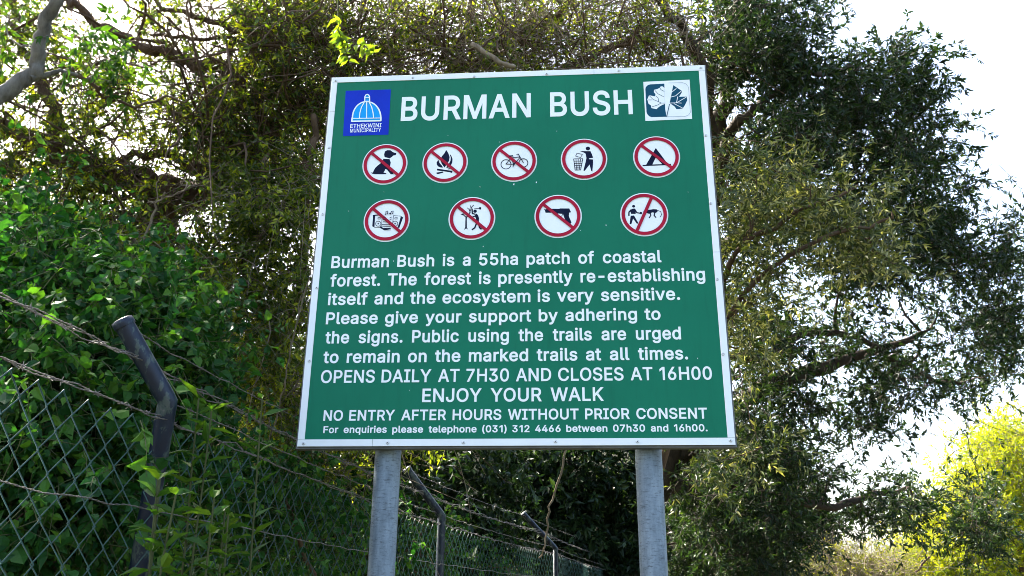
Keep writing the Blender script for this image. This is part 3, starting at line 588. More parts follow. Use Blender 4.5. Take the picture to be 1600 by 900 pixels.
def embolden(p, w):
    """moves a closed outline sideways by w (outlines and counters run opposite ways round)"""
    p = [q for i, q in enumerate(p) if q != p[i - 1]]
    p = np.array(p, float)
    d0 = norm(p - np.roll(p, 1, 0))
    d1 = norm(np.roll(p, -1, 0) - p)
    n0 = np.stack([d0[:, 1], -d0[:, 0]], 1)
    n1 = np.stack([d1[:, 1], -d1[:, 0]], 1)
    m = norm(n0 + n1)
    c = np.clip((m * n0).sum(1, keepdims=True), 0.45, 1)
    return p + m * w / c


def word_geo(txt, bold):
    """flat triangulated outline of a word in units of the cap height"""
    if (txt, bold) in FONT_CACHE:
        return FONT_CACHE[(txt, bold)]
    w = bold * 1000
    V, F, x, n = [], [], 0.0, 0
    for ch in txt:
        adv, body = GLYPHS[ch].split('|')
        cs = [[tuple(int(t) for t in q.split(',')) for q in c.split(' ')] for c in body.split('/')]
        area = [sum(a[0] * b[1] - b[0] * a[1] for a, b in zip(c, c[1:] + c[:1])) for c in cs]
        big = max(area, key=abs)
        cs = [embolden(c, w if big > 0 else -w) for c in cs]
        vs, es = [], []
        for c in cs:
            k0 = len(vs)
            vs += [Vector((float(q[0]), float(q[1]))) for q in c]
            es += [(k0 + i, k0 + (i + 1) % len(c)) for i in range(len(c))]
        ov, _, of, *_ = delaunay_2d_cdt(vs, es, [], 0, 1e-4)
        pts = np.array([tuple(q) for q in ov])
        tri = np.array([tuple(t) for t in of])
        cen = pts[tri].mean(1)
        wind = np.zeros(len(tri))
        for c in cs:                       # winding number of every triangle
            d = c[None] - cen[:, None]
            an = np.arctan2(d[..., 1], d[..., 0])
            da = np.roll(an, -1, 1) - an
            wind += ((da + np.pi) % (2 * np.pi) - np.pi).sum(1) / (2 * np.pi)
        for t in tri[np.abs(wind) > 0.5]:
            p0, p1, p2 = pts[t]
            cr = (p1[0] - p0[0]) * (p2[1] - p0[1]) - (p1[1] - p0[1]) * (p2[0] - p0[0])
            if abs(cr) > 1e-4:
                F.append([int(k) + n for k in (t if cr > 0 else t[::-1])])
        V.append(pts + np.array([x, 0]))
        n += len(pts)
        x += int(adv) + w * 1.2
    v = np.concatenate(V) + np.array([0, w])
    v = v / (1000 + 2 * w)
    v[:, 0] -= v[:, 0].min()
    FONT_CACHE[(txt, bold)] = (v, F)
    return v, F


def text_line(txt, left, right, cap_l, first_end, bold, y=-0.0010):
    """left/right: pixel of baseline ends; cap_l: pixel y of cap top above the left end"""
    xl, zl = sp(*left)
    xr, zr = sp(*right)
    zb = (zl + zr) / 2
    h = sp(left[0], cap_l)[1] - zl
    words = txt.split(' ')
    geo = [word_geo(w, bold) for w in words]
    k = (sp(first_end, left[1])[0] - xl) / (geo[0][0][:, 0].max() * h)
    wid = [g[0][:, 0].max() * h * k for g in geo]
    gap = (xr - xl - sum(wid)) / max(1, len(words) - 1)
    row = bpy.data.objects.new('lettering', None)
    COL.objects.link(row)
    row.parent = sign
    row.location = (xl, 0, zb + Z0)
    x = xl
    for (v, f), w in zip(geo, wid):
        mb = MB()
        mb.add(np.stack([x - xl + v[:, 0] * h * k, np.full(len(v), y), v[:, 1] * h], -1), f)
        link('word', mb.mesh('word'), M['letter'], row)
        x += w + gap
    return row


def build_text():
    B = 0.037
    text_line('BURMAN BUSH', (626, 189.2), (989, 178.7), 151.8, 829.4, 0.033)
    text_line('Burman Bush is a 55ha patch of coastal', (517.2, 419.6), (1033.8, 409.4), 400.9, 607.3, B)
    text_line('forest. The forest is presently re-establishing', (515.5, 447.7), (1102.2, 438.7), 428.5, 593.7, B)
    text_line('itself and the ecosystem is very sensitive.', (511.9, 476.6), (1062.9, 469.1), 457.6, 573.9, B)
    text_line('Please give your support by adhering to', (509, 506.3), (1032.5, 500.4), 487.7, 589.8, B)
    text_line('the signs. Public using the trails are urged', (507.8, 536.7), (1064.4, 530.6), 517.3, 545.1, B)
    text_line('to remain on the marked trails at all times.', (504.7, 567.4), (1075.4, 562), 548, 528.5, B)
    text_line('OPENS DAILY AT 7H30 AND CLOSES AT 16H00', (500.9, 598), (1113, 594), 577.9, 585.2, 0.029)
    text_line('ENJOY YOUR WALK', (659.5, 628.2), (943.8, 626.7), 607, 752.5, 0.029)
    text_line('NO ENTRY AFTER HOURS WITHOUT PRIOR CONSENT', (505, 657.6), (1105.3, 654.2), 641, 535.4, 0.036)
    text_line('For enquiries please telephone (031) 312 4466 between 07h30 and 16h00.', (505, 676.7), (1105.8, 674.2), 665.7, 528.2, 0.042)


def crop(x0, y0, s):
    return lambda pts: [sp(x0 + x / s, y0 + y / s) for x, y in pts]


def build_pictograms():
    A = crop(560, 220, 953 / 180)
    Bc = crop(690, 200, 853 / 180)
    Cc = crop(830, 200, 5.0)
    D = crop(950, 200, 5.0)

    def st(m, pts, w, closed=False):
        return stroke(m(pts), w, closed)

    def el(m, x, y, r, n=18):
        c, e = m([(x, y), (x + r, y)])
        return circ(c, e[0] - c[0], n)
    L = 0.0035
    dog = [A([(217, 136), (213, 112), (221, 88), (240, 78), (266, 79), (286, 95), (312, 102), (315, 111), (306, 120), (288, 123), (278, 134), (268, 140), (262, 147), (240, 141)]),
           A([(207, 150), (258, 152), (268, 180), (264, 205), (246, 226), (262, 246), (285, 262), (294, 278), (268, 278), (250, 256), (238, 240), (222, 234), (218, 250), (207, 262), (232, 270), (230, 277), (195, 278), (132, 277), (112, 272), (102, 262), (120, 264), (128, 245), (140, 224), (160, 205), (185, 186), (200, 168)])]
    fire = [A([(727, 76), (745, 105), (755, 135), (751, 165), (736, 190), (712, 222), (690, 192), (679, 160), (690, 130), (712, 104)]),
            A([(755, 108), (769, 125), (779, 150), (777, 180), (765, 205), (742, 225), (726, 222), (748, 195), (762, 165), (764, 140)]),
            A([(662, 158), (672, 185), (690, 205), (701, 222), (680, 222), (660, 213), (648, 197), (648, 178)]),
            A([(652, 231), (778, 250), (774, 263), (650, 246)]), A([(646, 264), (700, 255), (703, 264), (660, 276), (648, 274)]), el(A, 769, 258, 9),
            A([(735, 233), (775, 224), (772, 230), (745, 238)])]
    bike = []
    for x, y, r in ((477, 270, 37), (606, 260, 33)):
        bike += st(Bc, [(x + r * math.cos(k * math.pi / 12), y + r * 0.92 * math.sin(k * math.pi / 12)) for k in range(24)], L, True)
    for p in ([(477, 270), (535, 271)], [(477, 270), (513, 226)], [(508, 213), (535, 271)], [(514, 223), (580, 218)], [(581, 222), (535, 271)], [(572, 203), (606, 260)],
              [(556, 200), (568, 195), (574, 207)], [(535, 271), (529, 291)]):
        bike += st(Bc, p, L)
    bike += st(Bc, [(500, 211), (528, 209)], L * 1.8)
    bike += [el(Bc, 535, 271, 8, 12)]
    tidy = [el(Cc, 443, 161, 17), Cc([(380, 181), (463, 182), (475, 208), (484, 233), (452, 238), (450, 244), (484, 247), (482, 290), (478, 341), (469, 337), (456, 286), (418, 336), (408, 333), (426, 262), (431, 235), (426, 203), (416, 195)])]
    tidy += st(Cc, [(332, 242), (403, 241), (386, 329), (343, 330)], L, True)
    for k in range(1, 4):
        tidy += st(Cc, [(332 + 71 * k / 4, 242), (343 + 43 * k / 4, 330)], L * 0.8)
    for k in range(1, 5):
        tidy += st(Cc, [(332 + 11 * k / 5, 242 + 88 * k / 5), (403 - 17 * k / 5, 242 + 88 * k / 5)], L * 0.8)
    tidy += st(Cc, [(357, 198), (400, 207), (386, 232), (347, 221)], L * 0.7, True)
    tent = [D([(373, 157), (472, 288), (428, 288), (374, 230), (344, 291), (295, 293)])] + st(D, [(272, 294), (490, 285)], 0.0065)
    radio = [A([(122, 620), (137, 618), (131, 716), (115, 708)]), A([(354, 625), (371, 633), (338, 723), (325, 718)]), A([(176, 703), (206, 722), (270, 722), (268, 729), (212, 740), (180, 722)])]
    radio += st(A, [(137, 618), (196, 615), (193, 718), (131, 716)], L * 0.7, True) + st(A, [(290, 620), (354, 624), (329, 719), (282, 712)], L * 0.7, True) + st(A, [(122, 619), (185, 613)], L * 1.5)
    for x, y in ((165, 687), (305, 688)):
        radio += st(A, [(x + 22 * math.cos(k * math.pi / 8), y + 21 * math.sin(k * math.pi / 8)) for k in range(16)], L * 0.7, True) + [el(A, x, y, 6, 10)]
        radio += st(A, [(x - 2, y - 50), (x + 18, y - 51), (x + 16, y - 38), (x - 2, y - 38)], L * 0.6, True)
    for p in ([(203, 640), (228, 640)], [(203, 655), (232, 657)], [(205, 672), (240, 676)], [(262, 640), (276, 634)], [(262, 655), (275, 650)], [(196, 695), (262, 698)], [(200, 710), (268, 712)], [(212, 740), (268, 740)],
              [(230, 588), (228, 610)], [(230, 588), (245, 584)], [(245, 584), (243, 606)], [(274, 588), (270, 606)], [(274, 588), (290, 584)], [(290, 584), (287, 602)], [(255, 607), (268, 600)]):
        radio += st(A, p, L * 0.8)
    for x, y in ((225, 612), (240, 608), (267, 608), (284, 604)):
        radio.append(el(A, x, y, 5, 8))
    axe = [Bc([(177, 655), (187, 655), (187, 735), (196, 753), (181, 744), (166, 756), (175, 735)]), el(Bc, 248, 617, 13), Bc([(257, 634), (270, 645), (277, 668), (276, 692), (258, 694), (254, 670), (246, 652)]),
           Bc([(276, 588), (293, 587), (293, 605), (278, 603)])]
    for p, w in (([(182, 662), (152, 636)], 1.1), ([(163, 646), (143, 640)], .8), ([(168, 651), (160, 622)], .8), ([(186, 662), (212, 626), (203, 598)], 1.1), ([(204, 640), (222, 588), (237, 572)], 1), ([(218, 600), (214, 575)], .8), ([(205, 606), (190, 592)], .7),
                 ([(240, 600), (276, 596)], .8), ([(262, 642), (240, 658), (232, 655)], 1.6), ([(250, 640), (228, 634), (226, 600)], 1.7), ([(264, 692), (246, 740), (226, 754)], 1.9), ([(271, 692), (281, 738), (294, 750)], 1.9)):
        axe += st(Bc, p, L * w)
    gun = [Cc([(99, 634), (116, 637), (118, 631), (220, 632), (224, 629), (298, 629), (302, 640), (312, 659), (297, 662), (294, 690), (315, 738), (308, 748), (288, 748), (262, 712), (248, 672), (205, 669), (190, 662), (112, 663), (108, 646)])]
    gun += st(Cc, [(205, 668), (208, 686), (222, 692), (240, 688), (246, 672)], L * 0.8)
    feed = [el(D, 200, 612, 12), D([(172, 648), (186, 632), (206, 629), (217, 640), (216, 672), (181, 672)]), el(D, 257, 665, 10), D([(177, 686), (203, 684), (237, 744), (226, 750), (196, 708), (182, 753), (169, 750)]),
            D([(276, 650), (290, 641), (322, 640), (352, 635), (380, 636), (390, 650), (374, 664), (345, 660), (322, 672), (300, 664), (280, 664)])]
    for p, w in (([(180, 640), (164, 658), (163, 686)], 1.7), ([(212, 640), (224, 662), (252, 667)], 1.6), ([(330, 664), (334, 684), (322, 702)], 1.4), ([(366, 660), (360, 684), (374, 700)], 1.4), ([(388, 645), (412, 655), (418, 678), (408, 696)], .7), ([(300, 662), (286, 668)], 1)):
        feed += st(D, p, L * w)
    spec = [('no dogs: a seated dog', (601.5, 256.8), dog, 1), ('no fires: flames over logs', (695.5, 254.3), fire, 1), ('no cycling: a bicycle', (803.3, 251.8), bike, 1), ('tidy man: a figure drops litter in a bin', (912.5, 248.8), tidy, 0),
            ('no camping: a tent', (1025.8, 245.2), tent, 1), ('no loud music: a stereo', (604.3, 344.5), radio, 1), ('no tree felling: a figure with an axe', (737.3, 341.2), axe, 1), ('no firearms: a pistol', (872, 338), gun, 1), ('no feeding animals: a figure and an animal', (1006.5, 335.2), feed, 2)]
    for lab, c, sym, sl in spec:
        c = sp(*c)
        r = 0.1065
        mb = MB()
        v = [(c[0] + r * math.cos(k * math.pi / 36), -0.0009, c[1] + r * math.sin(k * math.pi / 36) + Z0) for k in range(72)]
        mb.add(v, [tuple(range(72))])
        disc = mb.build('pictogram', M['letter'], sign)
        disc['label'] = 'round sticker, ' + lab.replace(':', ',')
        layer(None, sym, -0.0012, 'symbol', M['ink'], disc)
        mb = MB()
        ring_mesh(mb, c, r * 0.80, r * 0.945, -0.0066)
        red = mb.build('red_ring', M['red'], disc)
        # ring and bar sit a hair proud of the symbol
        for vtx in red.data.vertices:
            vtx.co.y = -0.0040
        if sl:
            a = math.radians(-42) if sl == 1 else math.radians(66)
            q = stroke([(c[0] - r * 0.86 * math.cos(a), c[1] - r * 0.86 * math.sin(a)), (c[0] + r * 0.86 * math.cos(a), c[1] + r * 0.86 * math.sin(a))], r * 0.135)
            layer(None, q, -0.0043, 'red_bar', M['red'], disc)
    # municipal dome emblem
    E = crop(530, 130, 10.0)
    em = layer(None, [E([(103, 120), (808, 98), (770, 805), (60, 828)])], -0.0009, 'emblem', M['blue'], sign)
    em['label'] = 'blue square emblem with a domed building'
    dome = []
    for k in range(0, 19):
        t = math.pi * k / 18
        dome.append((430 + 222 * -math.cos(t), 545 - 255 * math.sin(t)))
    layer(None, [E(dome + [(650, 580), (205, 590)]), E([(403, 290), (403, 215), (420, 192), (440, 185), (460, 192), (477, 215), (477, 288)])], -0.0012, 'dome', M['cyan'], em)
    wl = stroke(E(dome), 0.0068) + stroke(E([(205, 545), (198, 600), (652, 590), (652, 540)]), 0.0075) + stroke(E([(205, 556), (652, 548)]), 0.0045)
    wl += stroke(E([(432, 292), (430, 550)]), 0.0048) + stroke(E([(398, 296), (350, 380), (325, 470), (318, 552)]), 0.0048) + stroke(E([(470, 296), (510, 380), (532, 470), (540, 548)]), 0.0048)
    wl += stroke(E([(402, 292), (403, 218), (418, 190), (440, 180), (463, 190), (477, 218), (478, 290)]), 0.0055) + stroke(E([(403, 233), (477, 231)]), 0.0045) + stroke(E([(398, 290), (482, 288)]), 0.0050)
    layer(None, wl, -0.0016, 'dome_outline', M['letter'], em)
    for txt, l, r_, top in (('ETHEKWINI', (172, 702), (660, 690), 640), ('MUNICIPALITY', (170, 775), (652, 758), 716)):
        v, f = word_geo(txt, 0.026)
        (xl, zl), (xr, zr), (_, zt) = E([l, r_, (l[0], top)])
        k = (xr - xl) / v[:, 0].max()
        mb = MB()
        vv = np.stack([xl + v[:, 0] * k, np.full(len(v), -0.0016), (zl + zr) / 2 + Z0 + v[:, 1] * (zt - zl)], -1)
        for n in set(len(p) for p in f):
            mb.add(vv, [p for p in f if len(p) == n])
        mb.build('lettering', M['letter'], em)
    # leaf emblem
    G = crop(1000, 115, 953 / 90)
    lf = layer(None, [G([(55, 138), (820, 102), (862, 750), (90, 785)])], -0.0009, 'emblem', M['letter'], sign)
    lf['label'] = 'white square emblem with a split leaf'
    layer(None, [G([(88, 255), (98, 222), (130, 192), (170, 180), (402, 168), (418, 600), (440, 716), (190, 722), (150, 706), (122, 675), (108, 640)])], -0.0012, 'teal_half', M['teal'], lf)
    layer(None, [G([(404, 240), (375, 215), (345, 213), (320, 240), (288, 258), (235, 270), (228, 310), (255, 342), (252, 380), (150, 362), (120, 430), (140, 500), (180, 530), (188, 573), (272, 592), (310, 555), (370, 520), (412, 505)])], -0.0015, 'leaf_half', M['letter'], lf)
    vd = []
    for p in ([(245, 280), (300, 340), (395, 388)], [(155, 370), (215, 430), (310, 470), (350, 490), (410, 492)], [(270, 380), (300, 410), (310, 465)], [(195, 555), (300, 520), (345, 490)], [(325, 235), (345, 270), (400, 300)], [(135, 440), (195, 440)]):
        vd += stroke(G(p), 0.0022)
    vd += stroke(G([(487, 510), (441, 716)]), 0.0032)
    for p in ([(470, 160), (700, 154), (760, 175), (802, 230), (832, 650), (802, 690), (740, 714), (445, 719)],):
        vd += stroke(G(p), 0.0011)
    layer(None, vd, -0.0019, 'vein', M['teal'], lf)
    layer(None, [G([(550, 193), (640, 255), (692, 288), (688, 320), (645, 385), (770, 382), (782, 440), (745, 520), (705, 580), (605, 592), (570, 545), (490, 490)])], -0.0012, 'leaf_half', M['teal'], lf)
    vw = []
    for p in ([(525, 310), (600, 250)], [(515, 390), (590, 370), (682, 292)], [(495, 490), (600, 487), (650, 460), (760, 395)], [(625, 385), (602, 485)], [(560, 500), (620, 530), (705, 575)], [(600, 487), (685, 492)]):
        vw += stroke(G(p), 0.0030)
    layer(None, vw, -0.0016, 'vein', M['letter'], lf)


build_sign()
build_text()
build_pictograms()

# ------------------------------------------------------------------ foliage machinery
LANCE = (np.array([[0, 0, 0], [0.38, 0.5, 0.05], [0.42, 0, -0.03], [0.38, -0.5, 0.05], [1, 0, -0.06]]), [(0, 2, 4, 1), (0, 3, 4, 2)])
OVATE = (np.array([[0, 0, 0], [0.16, 0.40, 0.09], [0.25, 0, -0.02], [0.20, -0.43, 0.07], [0.52, 0.42, 0.08], [0.6, 0, -0.05], [0.56, -0.38, 0.10], [1, 0.05, -0.20]]),
         [(0, 2, 1), (0, 3, 2), (1, 2, 5, 4), (2, 3, 6, 5), (4, 5, 7), (5, 6, 7)])


def leaves(mb, pos, axis, nrm, length, width, tpl, rnd):
    axis = norm(axis)
    side = norm(np.cross(nrm, axis))
    nn = np.cross(axis, side)
    T, faces = tpl
    v = pos[:, None] + (axis[:, None] * T[None, :, 0, None] * length[:, None, None]
                        + side[:, None] * T[None, :, 1, None] * width[:, None, None]
                        + nn[:, None] * T[None, :, 2, None] * length[:, None, None])
    k = len(T)
    base = (np.arange(len(pos)) * k)[:, None]
    first = True
    for n in (3, 4):
        fs = np.array([f for f in faces if len(f) == n])
        if len(fs):
            fa = (base[:, :, None] + fs[None]).reshape(-1, n)
            if first:
                mb.add(v, fa, np.repeat(rnd, len(fs)))
                first = False
            else:
                mb.n -= len(pos) * k
                mb.f.append(fa + mb.n)
                mb.r.append(np.repeat(rnd, len(fs)))
                mb.n += len(pos) * k


def rand_dir(rng, n):
    return norm(rng.normal(size=(n, 3)))


def clumps(rng, spec):
    """spec rows: px, py, rx, ry, depth, depth spread, count -> points spread through each clump"""
    out = []
    for px, py, rx, ry, d, dd, n in spec:
        u = rand_dir(rng, n) * rng.uniform(0.25, 1.0, (n, 1)) ** 0.5
        out.append(un(px + u[:, 0] * rx, py + u[:, 1] * ry, np.maximum(d + u[:, 2] * dd, 0.6)))
    return np.concatenate(out)


def limbs(mb, rng, skel, targets, r0=0.02, wig=0.10, up=0.25, k=5, n=7):
    """branches from the nearest wood to every target; later ones fork off earlier ones"""
    sk = [np.asarray(p) for p, r in skel]
    sr = [np.asarray(r, float) for p, r in skel]
    S = np.concatenate(sk)
    R = np.concatenate(sr)
    d = np.linalg.norm(targets[:, None] - S[None], axis=2).min(1)
    paths, rads = [], []
    for i in np.argsort(d):
        t = targets[i]
        dist = np.linalg.norm(S - t, axis=1) + 0.35 * np.clip(S[:, 2] - t[2], 0, None) + rng.uniform(0, 0.15, len(S))
        j = int(np.argmin(dist))
        a = S[j]
        L = np.linalg.norm(t - a)
        u = np.linspace(0, 1, n)[:, None]
        mid = (a + t) / 2 + rng.normal(size=3) * L * 0.14 + np.array([0, 0, -up * L * 0.35])
        p = (1 - u) ** 2 * a + 2 * u * (1 - u) * mid + u * u * t
        w = rng.normal(size=(n, 3)) * wig * L * 0.22
        w[0] = 0
        p = p + w
        ra = min(R[j] * 0.72, r0 * (0.6 + 0.5 * L))
        ra = max(ra, 0.0045)
        rr = np.linspace(ra, max(ra * 0.5, 0.003), n)
        paths.append(p)
        rads.append(rr)
        S = np.concatenate([S, p[2:]])
        R = np.concatenate([R, rr[2:]])
    tubes(mb, np.array(paths), np.array(rads), k)


def wood(mb, pts, r0, r1, k=10, rng=RNG, sub=5, wig=0.02):
    """a trunk or limb through the given points"""
    pts = np.asarray(pts, float)
    # Catmull-Rom
    P = np.concatenate([[2 * pts[0] - pts[1]], pts, [2 * pts[-1] - pts[-2]]])
    out = []
    for i in range(1, len(P) - 2):
        for t in np.arange(sub) / sub:
            a, b, c, d = P[i - 1:i + 3]
            out.append(0.5 * (2 * b + (c - a) * t + (2 * a - 5 * b + 4 * c - d) * t * t + (3 * b - a - 3 * c + d) * t ** 3))
    out.append(pts[-1])
    out = np.array(out)
    out[1:-1] += rng.normal(size=(len(out) - 2, 3)) * wig
    rr = np.linspace(r0, r1, len(out)) * rng.uniform(0.9, 1.1, len(out))
    tubes(mb, out[None], rr[None], k, True)
    return out, rr


def sprays(tw, lf, rng, cen, n_tw, tw_len, n_lf, leaf, aspect=0.3, tpl=LANCE, bias=(0, 0, 0.2), droop=0.15, tip=1.0, spread=0.06, tw_r=0.0025,
           flat=0.7, fwd=0.6, rmean=0.5, rvar=0.28, k=3, curl=0.12):
    """twigs round every centre, and leaves along them"""
    S = len(cen)
    P = S * n_tw
    c = np.repeat(cen, n_tw, 0)
    st = c + rng.normal(size=(P, 3)) * spread
    hold = np.repeat(norm(rng.normal(size=(S, 3))), n_tw, 0)
    dr = norm(rng.normal(size=(P, 3)) + 0.5 * hold + np.array(bias))
    L = tw_len * rng.uniform(0.45, 1.15, P)
    n = 4
    u = np.linspace(0, 1, n)
    bend = rng.normal(size=(P, 3)) * curl
    pts = st[:, None] + dr[:, None] * (L[:, None] * u)[:, :, None] + (bend[:, None] * (u ** 2)[None, :, None] + np.array([0, 0, -droop])[None, None] * (u ** 2)[None, :, None]) * L[:, None, None]
    if tw is not None:
        rr = tw_r * rng.uniform(0.7, 1.4, (P, 1)) * np.linspace(1, 0.45, n)[None]
        tubes(tw, pts, rr, k, False, rng.uniform(0, 1, P))
    if lf is None or n_lf == 0:
        return
    t = 1 - rng.uniform(0, 0.85, (P, n_lf)) ** tip
    seg = np.clip((t * (n - 1)).astype(int), 0, n - 2)
    fr = t * (n - 1) - seg
    ii = np.arange(P)[:, None]
    pos = pts[ii, seg] * (1 - fr)[..., None] + pts[ii, seg + 1] * fr[..., None]
    tan = norm(pts[ii, seg + 1] - pts[ii, seg])
    ax = norm(tan * fwd + norm(rng.normal(size=tan.shape)) * 0.9 + np.array([0, 0, -droop * 0.8]))
    nr = norm(np.array([0, 0, 1.0]) * flat + rng.normal(size=tan.shape) * (1.15 - flat * 0.7))
    N = P * n_lf
    ln = leaf * rng.uniform(0.6, 1.25, N)
    tone = np.repeat(rng.normal(size=S), n_tw * n_lf) * 0.20
    rnd = np.clip(rmean + rng.normal(size=N) * rvar + tone, 0, 1)
    leaves(lf, pos.reshape(-1, 3), ax.reshape(-1, 3), nr.reshape(-1, 3), ln, ln * aspect * rng.uniform(0.8, 1.2, N), tpl, rnd)


def bare_twigs(mb, rng, cen, n, length, r=0.003, droop=0.0, bias=(0, 0, 0), k=3):
    P = len(cen) * n
    c = np.repeat(cen, n, 0) + rng.normal(size=(P, 3)) * 0.12
    dr = norm(rng.normal(size=(P, 3)) + np.array(bias))
    L = length * rng.uniform(0.4, 1.2, P)
    m = 6
    u = np.linspace(0, 1, m)
    b1 = rng.normal(size=(P, 1, 3)) * 0.22
    b2 = rng.normal(size=(P, 1, 3)) * 0.10
    uu = u[None, :, None]
    pts = c[:, None] + (dr[:, None] * uu + b1 * uu ** 2 + b2 * np.sin(uu * 7) * 0.5 + np.array([0, 0, -droop]) * uu ** 2) * L[:, None, None]
    tubes(mb, pts, r * rng.uniform(0.6, 1.5, (P, 1)) * np.linspace(1, 0.4, m)[None], k, False, rng.uniform(0, 1, P))


# ------------------------------------------------------------------ chain link fence with barbed wire
def build_fence():
    rng = np.random.default_rng(5)
    h = 0.62
    el_px = [(262, 627), (690, 806), (868, 857)]
    el = [unz(x, y, CAM_Z + h) for x, y in el_px]
    d01 = el[1] - el[0]
    e0 = el[0] - np.array([0.14, 4.0, 0.0])
    e4 = unz(958, 888, CAM_Z + h)
    e5 = e4 + np.array([1.9, 3.9, 0.0])
    tip = [None, None, None]
    dpt = lambda p: float(-(ROT @ (p - CAM))[2])
    tip[0] = un(193, 505, dpt(el[0]) - 0.02)
    tip[1] = un(636, 734, dpt(el[1]) - 0.02)
    tip[2] = un(818, 803, dpt(el[2]) - 0.02)
    elb = [e0] + el + [e4, e5]
    arm = [tip[0] - el[0]] + [tip[i] - el[i] for i in range(3)] + [un(915, 842, dpt(e4)) - e4, np.array([-0.36, 0, 0.34])]
    f = thing('chain_link_fence', 'chain link fence with dark angled posts and barbed wire behind the sign', 'fence', (float(el[1][0]), float(el[1][1]), 0))
    base = lambda p: -0.3
    rad = 0.032
    for e, a in zip(elb, arm):
        mb = MB()
        pts = np.array([[e[0], e[1], base(e)], [e[0], e[1], 0.9], [e[0], e[1], e[2] - 0.018], e, e + a * 0.055, e + a * 0.9, e + a])
        lean = np.array([-0.035, -0.01, 0.0])
        if e is el[0]:
            pts[0] = [*(un(215, 900, dpt(el[0]))[:2] + lean[:2] * 0), -0.3]
            pts[1] = [*un(214, 905, dpt(el[0]))[:2], CAM_Z]
            pts[2] = e - (e - pts[1]) * 0.03
        tubes(mb, pts, np.full((1, 7), rad), 20, True)
        # cap at the end of the arm
        an = a / np.linalg.norm(a)
        tubes(mb, np.array([e + a - an * 0.012, e + a - an * 0.002, e + a + an * 0.012, e + a + an * 0.016])[None], np.array([[rad * 1.12, rad * 1.14, rad * 1.1, rad * 0.7]]), 20, True)
        p = mb.build('post', M['paint'], f, True)
        # tie wires wound round the post
        for hh in ((0.45,) if e is not el[0] else (0.44, 0.47)):
            m2 = MB()
            t = np.linspace(0, 5 * math.pi, 60)
            ax = an
            s1 = norm(np.cross(ax, [0, 1, 0.2]))
            s2 = np.cross(ax, s1)
            c = e + a * hh
            pp = c + (s1 * np.cos(t)[:, None] + s2 * np.sin(t)[:, None]) * (rad + 0.003) + ax * (t / t[-1] * 0.022)[:, None]
            tubes(m2, pp[None], 0.0018, 4)
            c = e - np.array([0, 0, 0.055])
            pp = c + np.stack([np.cos(t), np.sin(t), t * 0], 1) * (rad + 0.003) - np.array([0, 0, 0.02]) * (t / t[-1])[:, None]
            tubes(m2, pp[None], 0.0018, 4)
            w = m2.build('tie_wire', M['barb'], p, True)
    # strands
    def strand(pts, name='barbed_wire', barbs=True, sag=0.03, twist=0.004, r=0.0013, step=0.17, mat='barb', wob=0.01):
        mb = MB()
        line = []
        for a, b in zip(pts[:-1], pts[1:]):
            u = np.linspace(0, 1, 40, endpoint=False)[:, None]
            line.append(a + (b - a) * u + np.array([0, 0, -1.0]) * sag * 4 * u * (1 - u))
        line = np.concatenate(line + [np.array(pts[-1])[None]])
        line[1:-1] += np.cumsum(rng.normal(size=(len(line) - 2, 3)), 0) * 0 + rng.normal(size=(len(line) - 2, 3)) * wob * 0.3
        ln = np.concatenate([[0], np.cumsum(np.linalg.norm(np.diff(line, axis=0), axis=1))])
        s = np.arange(0, ln[-1], 0.012)
        P = np.stack([np.interp(s, ln, line[:, i]) for i in range(3)], 1)
        for ph in (0, math.pi):
            off = np.stack([np.cos(s * 95 + ph), np.sin(s * 95 + ph) * 0.3, np.sin(s * 95 + ph)], 1) * 0.0015
            tubes(mb, (P + off)[None], r, 4)
        if barbs:
            for q in np.arange(0.03, ln[-1], step):
                c = np.array([np.interp(q, ln, line[:, i]) for i in range(3)])
                for _ in range(2):
                    d = rng.normal(size=3)
                    d = d / np.linalg.norm(d) * 0.014
                    tubes(mb, np.array([c - d, c + d * 0.1 + rng.normal(size=3) * 0.002, c + d])[None], np.array([[0.0006, 0.0014, 0.0006]]), 4)
                t = np.linspace(0, 4 * math.pi, 14)
                tubes(mb, (c + np.stack([np.cos(t) * 0.0035, (t / t[-1] - 0.5) * 0.012, np.sin(t) * 0.0035], 1))[None], 0.0012, 3)
        return mb.build(name, M[mat], f)
    at = lambda k: [e + a * k for e, a in zip(elb, arm)]
    strand([p + rng.normal(size=3) * 0.006 for p in at(0.95)][1:], sag=0.02)
    for j in range(3):
        strand([p + np.array([0, 0, 0.010 * j]) + rng.normal(size=3) * 0.010 for p in at(0.46)], sag=0.02 + 0.012 * j, wob=0.02)
    strand([p + np.array([-0.02, 0, 0.01]) for p in at(0.02)][1:], sag=0.02)
    top = [e - np.array([0, 0, 0.065]) for e in elb]
    strand([p + np.array([0.004, 0, 0]) for p in top], sag=0.015)
    strand([p + np.array([-0.006, 0, 0.012]) for p in top], sag=0.03, wob=0.02)
    for dz in (0.36, 0.72, 1.25):
        strand([e - np.array([-0.030, 0, dz]) for e in elb], 'line_wire', False, 0.01, r=0.0012)
